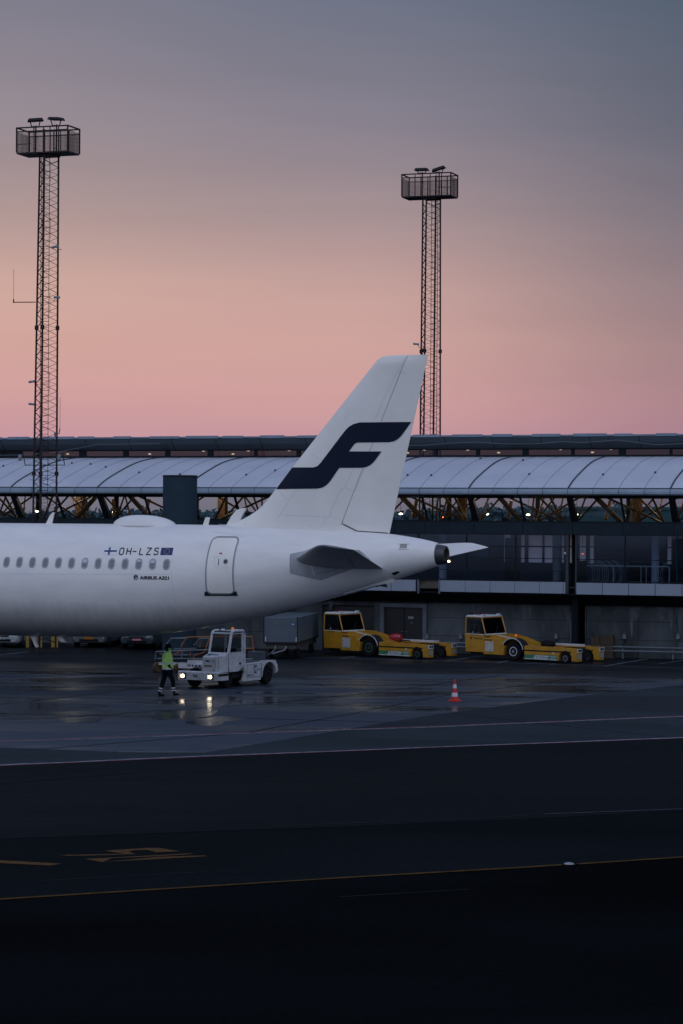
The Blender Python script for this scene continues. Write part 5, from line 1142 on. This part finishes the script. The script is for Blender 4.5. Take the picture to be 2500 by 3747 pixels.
b = MB(); b.box((-1.08, yc0, .62), (-1.03, yc1, 1.5)); b.build('cab_back_panel', M_wht, tr)
b = MB(); b.box((-1.0, .1, .56), (.1, .85, .62)); b.box((-.7, .25, .62), (-.3, .7, .95)); b.box((-.8, .25, .95), (-.7, .7, 1.5)); b.build('cab_seat', M_black, tr)
b = MB(); b.tube([(.1, .35, 1.3), (-.1, .35, 1.45)], .02, 5); b.lathe([(.17, 0), (.185, .015), (.17, .03), (.155, .015), (.17, 0)], (-.12, .35, 1.45), 'x', 14, caps=False); b.build('steering_wheel', M_black, tr)
bar('mirror_arm', (-.1, yc1+.03, 1.75), (.0, yc1+.14, 1.65), .012, M_black)
# rear load body
def sidepoly(y0, y1, P, nm, m=M_wht): b = MB(); b.prism(P, y0, y1); return b.build(nm, m, tr, bevel=.012)
for sgn in (1, -1):
    ya, yb = (.80, .90) if sgn > 0 else (-.90, -.80)
    arcw = [(-2.9+.50*math.cos(R(a)), .42+.46*math.sin(R(a))) for a in range(0, 181, 15)]
    sp_ = sidepoly(ya, yb, [(-2.3, .20), (-2.3, .90), (-1.12, .90), (-1.12, .62), (-.95, .20)][::-1], 'side_panel')
    if sgn > 0:
        for x0, x1 in ((-1.70, -1.25), (-2.25, -1.78)):
            b = MB(); b.box((x0-.0, yb, .34), (x1, yb+.012, .84)); fr_ = b.build('panel_door', mat('hatch_grey_white', (.46, .49, .52), .5, var=.12, vscale=6) if x0 > -1.75 else M_wht, sp_)
            b = MB(); b.tube([(x0, yb+.01, .34), (x1, yb+.01, .34), (x1, yb+.01, .84), (x0, yb+.01, .84), (x0, yb+.01, .34)], .008, 4); b.build('panel_trim', M_dark, fr_)
        text_on('A', lambda u, v: (-1.44-.07*u, yb+.016, .50+.1*v), 'side_lettering', M_eu, sp_, .01); text_on('MA100', lambda u, v: (-1.30-.34*u, yb+.016, .38+.09*v), 'side_lettering', M_eu, sp_, .01)
        text_on('ENZIES', lambda u, v: (-1.99-.24*u, yb+.016, .58+.08*v), 'side_lettering', M_eu, sp_, .01)
        b = MB(); b.prism([(x, z) for x, z in rrect(-1.88, .64, .075, .16, .04)], yb+.014, yb+.018); lg_ = b.build('company_badge', M_eu, sp_)
        text_on('M', lambda u, v: (-1.83-.10*u, yb+.022, .54+.2*v), 'badge_letter', M_refl, lg_, .03)
    b = MB(); b.prism([(-3.55, .50), (-3.5, .75), (-3.3, .93), (-2.35, .95), (-2.35, .30), (-2.40, .42)]+arcw, ya, yb+.02); b.build('rear_fender', M_wht, tr)
b = MB(); b.box((-3.5, -.80, .84), (-1.12, .80, .90)); b.build('load_deck', mat('deck_grey', (.12, .13, .14), .7, col2=(.03, .03, .035), vscale=4), tr)
b = MB(); b.box((-3.58, -.8, .40), (-3.50, .8, .9)); b.build('rear_bumper', M_wht, tr)
b = MB(); b.box((-3.45, -.2, .9), (-3.05, .4, 1.25)); b.build('rear_winch_box', mat('blue_grey_box', (.05, .065, .085), .6), tr, bevel=.01)
b = MB(); b.box((-1.5, .2, .9), (-1.15, .8, .96)); b.box((-2.2, .1, .9), (-1.6, .6, 1.03)); b.build('deck_gear', M_steel, tr, bevel=.01)
for x in (0, -2.9):
    for y, f in ((.70, 1), (-.70, -1)):
        wheel(tr, (x, y, .36), .36, .28, M_dark, .5, face=f)
arcw = [(0+.50*math.cos(R(a)), .36+.46*math.sin(R(a))) for a in range(0, 181, 15)]

# ---- trailer with handrails behind the tractor
lt = thing('rail_trailer', (-6.2, 102.3, 0), 'flat trailer with orange and grey handrails standing behind the white baggage tractor', 'trailer', -R(6))
def lx(x, y):
    return onplane(500+x/2.613, 2200+y/2.613, (-6.2, 102.3, 0), R(6), 0)
def lrail(name, pts, r, m, v=0, v2=None):
    P = [lx(*p) for p in pts]; b = MB(); b.tube([(u, v, z) for u, z in P], r, 6); return b.build(name, m, lt)
M_gt = mat('grey_rail', (.14, .17, .20), .45, .4, var=.2)
lrail('orange_rail', [(545, 530), (545, 525), (650, 488), (700, 345)], .03, M_orange)
lrail('orange_rail', [(335, 520), (410, 484)], .025, M_orange); lrail('orange_rail', [(415, 500), (415, 430), (470, 348), (700, 340)], .03, M_orange, .3)
lrail('orange_rail', [(545, 590), (545, 530)], .03, M_orange); lrail('orange_rail', [(584, 350), (584, 450)], .02, M_orange, .6); lrail('orange_rail', [(485, 460), (490, 540)], .02, M_orange, .7)
lrail('orange_rail', [(700, 342), (1095, 342), (1118, 560)], .032, M_orange, .3); lrail('orange_rail', [(985, 457), (1112, 455)], .028, M_orange, .32)
lrail('grey_gate_rail', [(185, 555), (195, 480), (420, 470), (700, 462)], .028, M_gt, -.2); lrail('grey_gate_rail', [(205, 546), (640, 545)], .022, M_gt, -.2)
lrail('grey_gate_rail', [(250, 440), (310, 362), (470, 358)], .035, M_gt, .5); lrail('grey_gate_rail', [(432, 548), (445, 478), (560, 470)], .032, M_gt, -.1)
lrail('grey_gate_rail', [(530, 430), (590, 362), (690, 362)], .035, M_gt, .5); lrail('grey_gate_rail', [(340, 462), (560, 454)], .018, M_gt, .4)
u0_, z0_ = lx(500, 585); u1_, _ = lx(1210, 585)
b = MB(); b.box((u0_, -.3, z0_-.02), (u1_, 1.1, z0_+.10)); bed = b.build('bed', M_dark, lt)
b = MB(); b.box((u0_, -.34, z0_-.02), (u0_+.9, -.30, z0_+.12)); b.box((lx(985, 560)[0], -.34, z0_+.0), (lx(1110, 560)[0], -.30, z0_+.13)); b.build('white_side_board', M_wht, bed)
b = MB(); uu = lx(1022, 552); b.lathe([(.04, -.01), (.03, -.015)], (uu[0], -.34, uu[1]), 'y', 10); b.build('side_mark', M_black, bed)
ua_, za_ = lx(365, 600)
b = MB(); b.box((lx(215, 600)[0], -.12, za_-.05), (u0_+.4, .12, za_+.06)); b.build('axle_beam', M_wht, lt)
b = MB(); b.box((ua_+.2, -.25, za_-.16), (u0_+.3, .2, za_-.05)); b.build('drawbar_block', M_wht, lt)
for x in (.7, u1_-.3):
    for y in (-.1, .9): wheel(lt, (x, y, .22), .22, .14, M_dark, .5)
brown = mat('muddy_tyre', (.10, .055, .025), .8, var=.3, vscale=6)
for x_, y_ in ((198, 640), (400, 646)):
    u, z = lx(x_, y_); wl = MB(); r = .215
    rg = []
    for rr_, hq in ((.45, -.08), (.92, -.08), (1, -.05), (1, .05), (.92, .08), (.45, .08)):
        ring = []
        for q in range(24):
            a = 2*math.pi*q/24; yy, zz, xx = rr_*r*math.cos(a), rr_*r*math.sin(a), hq
            ca, sa = math.cos(R(-38)), math.sin(R(-38)); ring.append((u+xx*ca-yy*sa, 0+xx*sa+yy*ca, r+.005+zz))
        rg.append(ring)
    wl.loft(rg); o = wl.build('drawbar_wheel', brown, lt, smooth=True)
    wl = MB(); rg = []
    for rr_, hq in ((.5, -.085), (.46, -.09), (.3, -.05), (.1, -.09), (.01, -.09)):
        rg.append([(u+hq*math.cos(R(-38))-rr_*r*math.cos(2*math.pi*q/16)*math.sin(R(-38)), hq*math.sin(R(-38))+rr_*r*math.cos(2*math.pi*q/16)*math.cos(R(-38)), r+.005+rr_*r*math.sin(2*math.pi*q/16)) for q in range(16)])
    wl.loft(rg); wl.build('rim', M_black, o)

# ---- box trailer numbered 30
fwdx, fwdy = .94, 6.5; ab = math.atan2(fwdy, fwdx)
bx = thing('box_trailer', (-3.56, 112, 0), 'closed blue grey box trailer with a round blue 30 badge, under the tail', 'trailer', ab-math.pi/2)
M_box = mat('box_blue_grey', (.085, .115, .145), .5, .1, var=.12, vscale=1)
b = MB(); b.box((0, 0, .80), (1.57, 6.4, 1.95)); bb_ = b.build('box_body', M_box, bx, bevel=.015)
for x in (0, 1.57): b = MB(); b.box((x-.02, -.02, .78), (x+.02, .02, 1.97)); b.build('corner_post', M_dark, bb_)
b = MB(); b.box((-.02, -.03, .74), (1.6, 6.42, .79)); b.build('floor_edge', M_dark, bb_)
for x in (.09, 1.52): b = MB(); b.box((x-.02, -.035, .85), (x+.02, -.005, 1.05)); b.build('reflector', M_refl, bb_)
b = MB(); b.lathe([(.095, -.006), (.09, -.01)], (1.36, -.0, 1.64), 'y', 24); bd = b.build('round_badge', M_flagb, bb_)
text_on('30', lambda u, v: (1.30+.12*u, -.014, 1.60+.08*v), 'badge_number', M_refl, bd, .03)
b = MB(); b.box((.1, .1, .5), (1.5, 6.2, .74)); b.build('underframe', mat('underframe_grey', (.08, .085, .085), .7, col2=(.03, .03, .032), vscale=3), bx)
b = MB(); b.tube([(.55, .0, .62), (.55, -.05, .5), (.4, -.4, .3), (.35, -.8, .28)], .03, 6); b.tube([(1.05, .0, .62), (1.0, -.1, .45), (.5, -.6, .3)], .04, 6); b.build('tow_bar', M_steel, bx)
for y in (1.0, 5.2):
    for x in (.18, 1.4): wheel(bx, (x, y, .26), .26, .18, M_dark, .5, axis='x', face=1 if x > 1 else -1)

# ---- traffic cone
cg = gnd(1664, 2566)
cone = thing('traffic_cone', (cg[0], cg[1], 0), 'red traffic cone with two white bands standing alone on the wet apron', 'traffic cone')
b = MB(); b.lathe([(.255, 0), (.26, .012), (.24, .03), (.16, .07), (.125, .14), (.03, .775), (.022, .79)], (0, 0, .004), 'z', 28); b.build('cone_body', M_conered, cone, smooth=True)
b = MB(); b.box((-.2, -.2, 0), (.2, .2, .02)); b.build('base', M_black, cone, bevel=.01)
def cr_at(z): return .125+(.03-.125)*(z-.14)/(.775-.14)+.003
for z0, z1 in ((.17, .31), (.47, .61)): b = MB(); b.lathe([(cr_at(z0), z0), (cr_at(z1), z1)], (0, 0, .004), 'z', 28, caps=False); b.build('reflective_band', M_refl, cone, smooth=True)

# ---- cars and posts below the fuselage, at the wall
def car(px0, px1, label, paint, plate, pcol, tcol, py=2372, fw_=1.78):
    g = gnd((px0+px1)/2, py)
    t = thing('parked_car', (g[0], g[1], 0), label, 'car', -R(8), 'cars parked below the pier')
    w = fw_/2
    secs = [(0, .30, .62, .86), (.12, .24, .72, .96), (.7, .22, .92, 1.0), (1.1, .22, .98, 1.0), (1.9, .22, 1.0, 1.0), (3.6, .24, .98, 1.0), (4.3, .3, .8, .9)]
    rg = []
    for y, z0, z1, f in secs: rg.append([(-w*f, y, z0+.08), (-w*f, y, z1-.12), (-w*f*.9, y, z1), (w*f*.9, y, z1), (w*f, y, z1-.12), (w*f, y, z0+.08), (w*f*.9, y, z0), (-w*f*.9, y, z0)])
    b = MB(); b.loft(rg); b.build('body', paint, t, smooth=True, bevel=.03)
    rg = [[(-w*f, y, .93), (-w*f2, y2, 1.45), (w*f2, y2, 1.45), (w*f, y, .93)] for y, y2, f, f2 in ((1.1, 1.75, .86, .7), (3.9, 3.3, .86, .7))]
    b = MB(); b.loft(rg); b.build('greenhouse', mat('car_glass', (.012, .014, .018), .1), t)
    b = MB(); b.box((-w*.55, -.03, .34), (w*.55, .03, .46)); b.build('lower_grille', M_black, t)
    b = MB(); b.box((-w*.45, -.01, .56), (w*.45, .05, .63)); b.build('upper_grille', M_black, t)
    for s in (-1, 1):
        b = MB(); b.hexa([(s*w*.52, -.0, .56), (s*w*.8, .04, .58), (s*w*.8, .16, .58), (s*w*.52, .16, .56), (s*w*.52, .03, .68), (s*w*.82, .08, .70), (s*w*.82, .18, .70), (s*w*.52, .18, .68)]); b.build('headlight', mat('unlit_lens', (.25, .28, .3), .15), t)
        for y in (.8, 3.4): wheel(t, (s*(w-.1), y, .31), .31, .2, M_steel, .6, face=s, axis='x')
    b = MB(); b.box((-.24, -.06, .45), (.24, -.032, .56)); pl = b.build('number_plate', pcol, t)
    text_on(plate, lambda u, v: (-.2+.4*u, -.064, .47+.07*v), 'plate_lettering', tcol, pl, .02)
    return t
M_carw = mat('car_white', (.33, .36, .38), .3, coat=.5); M_cars = mat('car_silver', (.15, .18, .20), .3, .5, coat=.5); M_card = mat('car_dark_teal', (.015, .03, .04), .3, coat=.5)
M_pw = mat('plate_white', (.5, .5, .5), .5); M_po = mat('plate_orange', (.50, .16, .01), .5); M_pp = mat('plate_red_pink', (.42, .02, .06), .5, emit=(.4, .02, .06), estr=0.0)
car(-65, 72, 'white car with a pale number plate at the far left below the fuselage', M_carw, 'AV 484', M_pw, M_black, 2372)
car(262, 388, 'silver car with an orange number plate parked below the fuselage', M_cars, 'YT 52 170', M_po, M_black, 2372)
car(440, 562, 'dark car with a pink red number plate parked below the fuselage', M_card, 'KF 23 072', M_pp, M_refl, 2378)
for j, (x0, x1, lab) in enumerate(((95, 106, 'narrow yellow post, first from the left below the fuselage'), (130, 154, 'broad yellow steel post in the middle of the three below the fuselage'), (187, 213, 'broad yellow steel post at the right of the three below the fuselage'))):
    g0_, g1_ = gnd(x0, 2371), gnd(x1, 2371); w = g1_[0]-g0_[0]
    t = thing('yellow_post', ((g0_[0]+g1_[0])/2, g0_[1], 0), lab, 'post', 0, 'yellow posts by the pier wall')
    b = MB(); b.box((-w/2, 0, .02), (w/2, .16, 1.25)); pp = b.build('post', mat('post_yellow', (.30, .20, .035), .55, var=.3, vscale=4), t, bevel=.015)
    b = MB(); b.box((-w/2-.04, -.04, 0), (w/2+.04, .2, .02)); b.build('foot_plate', M_dark, t)
    b = MB(); b.box((-w/2+.01, -.004, 1.0), (w/2-.01, -.001, 1.12)); b.build('black_band', M_black, pp)
# small ground light by the painted line
g = gnd(1306*k, 1985*k)
b = MB(); b.lathe([(.10, 0), (.095, .015), (.05, .03), (.01, .032)], (0, 0, 0), 'z', 16); o = b.build('ground_light', M_grey); o.location = (g[0], g[1], .016); tag(o, 'small flush steel ground light in the gap of the yellow line', 'ground light')

# ---- the worker
wg = gnd(612, 2549)
man = thing('person', (wg[0], wg[1], 0), 'person in a lime hi-vis jacket, dark trousers and cap, walking past the tractor lamps', 'person', R(6))
man.scale = (.985, .985, .985)
def wj(X, Y, y=0): return ((X-390)/709., y, (1505-Y)/709.)
def skin(name, verts, edges, radii, m, parent, root=0, sub=2):
    me = bpy.data.meshes.new(name); me.from_pydata(verts, edges, []); me.materials.append(m)
    o = bpy.data.objects.new(name, me); scene.collection.objects.link(o); o.parent = parent
    md = o.modifiers.new('skin', 'SKIN')
    for i, r in enumerate(radii):
        me.skin_vertices[0].data[i].radius = (r, r) if not isinstance(r, tuple) else r
    me.skin_vertices[0].data[root].use_root = True
    md.use_smooth_shade = True
    sm = o.modifiers.new('subdivision', 'SUBSURF'); sm.levels = sub; sm.render_levels = sub
    return o
M_skinc = mat('skin', (.32, .18, .12), .6); M_hv = mat('hi_vis_lime', (.44, .80, .20), .6, var=.12, vscale=8); M_navt = mat('navy_workwear', (.007, .009, .015), .9, var=.3, vscale=10, spec=.05); M_boot = mat('black_boot', (.006, .006, .007), .7, spec=.1)
# body (one continuous figure)
V = [wj(385, 800), wj(385, 650), wj(380, 470), wj(400, 330), wj(412, 285), wj(418, 215), wj(420, 165),             # 0 pelvis 1 waist 2 chest 3 neck base 4 neck 5 head 6 crown
     wj(360, 820, .09), wj(290, 1090, .10), wj(200, 1390, .11), wj(178, 1462, .12), wj(318, 1482, .12),           # 7-11 rear leg (far side)
     wj(410, 820, -.09), wj(535, 1075, -.09), wj(560, 1365, -.10), wj(572, 1450, -.10), wj(700, 1428, -.10),      # 12-16 front leg (near side)
     wj(385, 345, -.17), wj(345, 590, -.25), wj(440, 690, -.24), wj(480, 715, -.20),                               # 17-20 near arm
     wj(400, 345, .17), wj(430, 560, .22), wj(500, 690, .15), wj(520, 710, .12)]                                   # 21-24 far arm
E_ = [(0, 1), (1, 2), (2, 3), (3, 4), (4, 5), (5, 6), (0, 7), (7, 8), (8, 9), (9, 10), (10, 11), (0, 12), (12, 13), (13, 14), (14, 15), (15, 16), (3, 17), (17, 18), (18, 19), (19, 20), (3, 21), (21, 22), (22, 23), (23, 24)]
Rr = [.12, .12, .14, .08, .055, .095, .07, .085, .058, .04, .04, .03, .085, .058, .04, .04, .03, .055, .042, .032, .03, .055, .042, .032, .03]
body = skin('body', V, E_, Rr, M_skinc, man)
# face, turned a little away: nose, mouth line, eyes, ears
hx, hy, hz = V[5]
b = MB(); b.hexa([(hx+.085, -.018, hz-.03), (hx+.118, -.012, hz-.028), (hx+.118, .012, hz-.028), (hx+.085, .018, hz-.03), (hx+.085, -.008, hz+.03), (hx+.095, -.005, hz+.03), (hx+.095, .005, hz+.03), (hx+.085, .008, hz+.03)]); b.build('nose', M_skinc, body, smooth=True)
b = MB(); b.box((hx+.080, -.028, hz-.062), (hx+.093, .028, hz-.052)); b.build('mouth', mat('lip', (.25, .09, .08), .6), body)
for y in (-.035, .035): b = MB(); b.lathe([(.002, -.012), (.012, -.006), (.012, .006), (.002, .012)], (hx+.082, y, hz+.018), 'x', 8); b.build('eye', M_black, body)
b = MB(); b.lathe([(.115, -.005), (.121, .03), (.118, .09), (.09, .135), (.04, .155), (.002, .158)], (hx-.012, 0, hz-.0), 'z', 20); b.build('cap', M_navt, man, smooth=True)
b = MB(); b.hexa([(hx+.05, -.09, hz+.035), (hx+.19, -.05, hz+.02), (hx+.19, .05, hz+.02), (hx+.05, .09, hz+.035), (hx+.05, -.09, hz+.045), (hx+.19, -.05, hz+.03), (hx+.19, .05, hz+.03), (hx+.05, .09, hz+.045)]); b.build('cap_peak', M_navt, man)
b = MB(); b.lathe([(.10, -.11), (.118, -.06), (.118, .0), (.11, .03)], (hx-.022, 0, hz), 'z', 18); b.build('hair', M_black, man, smooth=True)
for s in (-1, 1):
    b = MB(); b.lathe([(.005, s*.05), (.035, s*.048), (.05, s*.03), (.052, 0), (.045, -s*.012)], (hx+.028, s*.10, hz-.045), 'y', 16); b.build('ear_defender', mat('ear_defender_lime', (.12, .42, .14), .4), man, smooth=True)
b = MB(); b.tube([(hx+.028, -.115, hz-.02), (hx+.01, -.125, hz+.06), (hx-.0, -.08, hz+.14), (hx, 0, hz+.168), (hx, .08, hz+.14), (hx+.01, .125, hz+.06), (hx+.028, .115, hz-.02)], .012, 6); b.build('headband', M_black, man, smooth=True)
# jacket torso as a lofted shell
def ring(cx_, z, rx, ry, n=20, yo=0): return [(cx_+rx*math.cos(2*math.pi*i/n), yo+ry*math.sin(2*math.pi*i/n), z) for i in range(n)]
def jx(X): return (X-390)/709.
def jz(Y): return (1505-Y)/709.
b = MB(); b.loft([ring(jx(398), jz(785), .205, .25), ring(jx(398), jz(770), .212, .255), ring(jx(398), jz(700), .21, .25), ring(jx(396), jz(600), .205, .24), ring(jx(390), jz(500), .20, .235), ring(jx(388), jz(420), .18, .225), ring(jx(392), jz(365), .15, .20), ring(jx(402), jz(325), .11, .13), ring(jx(410), jz(300), .10, .10), ring(jx(414), jz(262), .105, .10)])
jk = b.build('jacket', M_hv, man, smooth=True)
b = MB(); b.loft([ring(jx(398), jz(784), .216, .262), ring(jx(398), jz(742), .218, .262)], caps=False); b.build('hem_band', M_refl, jk, smooth=True)
b = MB(); b.loft([ring(jx(396), jz(635), .213, .25), ring(jx(396), jz(590), .212, .248)], caps=False); b.build('waist_band', M_refl, jk, smooth=True)
for s, a_ in ((-1, V[17:21]), (1, V[21:25])):
    sh, el, wr, hd = [Vector(p) for p in a_]
    skin('sleeve', [sh+Vector((0, -s*.05, -.0)), sh+Vector((0, s*.02, -.04)), el, (el+wr)/2], [(0, 1), (1, 2), (2, 3)], [.105, .098, .075, .07], M_hv, jk, 0, 2)
    d = (wr-el); mid = (el+wr)/2; b = MB(); b.tube([mid-d*.1, mid+d*.12], .074, 14); b.build('sleeve_band', M_refl, jk, smooth=True)
    b = MB(); b.tube([mid+d*.1, wr+d*.12], .058, 12, .048); b.build('cuff', M_navt, jk, smooth=True)
    d.normalize()
    # hand: palm, four unequal bent fingers, thumb off the side
    side_v = Vector((0, 1, 0)); dn = d.cross(side_v).normalized()
    palm0 = wr+d*.02; hand_v = []; hand_e = []; hr = []
    b = MB(); pm = [palm0, palm0+d*.045, palm0+d*.085]
    rgp = []
    for pnt, wd, tk in zip(pm, (.028, .042, .040), (.016, .017, .012)): rgp.append([pnt+side_v*wd*math.cos(t*math.pi/5)+dn*tk*math.sin(t*math.pi/5) for t in range(10)])
    b.loft(rgp); hn = b.build('hand', mat('work_glove', (.02, .02, .024), .8), man, smooth=True)
    for q, (yo, ln) in enumerate(((-.03, .062), (-.010, .074), (.011, .070), (.030, .055))):
        p0 = palm0+d*.08+side_v*yo; b = MB(); b.tube([p0, p0+d*ln*.45, p0+d*ln*.8+dn*.014, p0+d*ln*.95+dn*.034], .0095, 8, .0075); b.build('finger', mat('work_glove', (.02, .02, .024), .8), hn, smooth=True)
    p0 = palm0+d*.03-side_v*.03*(-s); b = MB(); b.tube([p0, p0+d*.03-side_v*.02*(-s)+dn*.01, p0+d*.06-side_v*.022*(-s)+dn*.02], .0115, 8, .009); b.build('thumb', mat('work_glove', (.02, .02, .024), .8), hn, smooth=True)
tv = [wj(392, 770), V[7], V[8], (V[9][0], V[9][1], V[9][2]), V[12], V[13], V[14]]
tv = [tuple(p) for p in tv]
trs = skin('trousers', tv, [(0, 1), (1, 2), (2, 3), (0, 4), (4, 5), (5, 6)], [(.17, .15), .12, .095, .072, .12, .095, .072], M_navt, man, 0, 2)
for kn, an in ((V[8], V[9]), (V[13], V[14])):
    kn, an = Vector(kn), Vector(an)
    for f0, f1 in ((.62, .72), (.84, .93)):
        b = MB(); b.tube([kn.lerp(an, f0), kn.lerp(an, f1)], .080 if f0 < .8 else .078, 16); b.build('leg_band', M_refl, trs, smooth=True)
for an, heel, toe in ((V[9], V[10], V[11]), (V[14], V[15], V[16])):
    an, heel, toe = Vector(an), Vector(heel), Vector(toe)
    skin('boot', [an+Vector((0, 0, .04)), heel+Vector((0, 0, .015)), (heel+toe)/2+Vector((0, 0, .0)), toe], [(0, 1), (1, 2), (2, 3)], [.055, .058, .05, .042], M_boot, man, 0, 2)
    b = MB(); s0_ = heel+Vector((-.05, 0, -.045)); s1_ = toe+Vector((.045, 0, -.038)); b.hexa([s0_+Vector((0, -.045, 0)), s1_+Vector((0, -.04, 0)), s1_+Vector((0, .04, 0)), s0_+Vector((0, .045, 0)), s0_+Vector((0, -.045, .025)), s1_+Vector((0, -.04, .025)), s1_+Vector((0, .04, .025)), s0_+Vector((0, .045, .025))]); b.build('sole', M_black, man)
#@@END
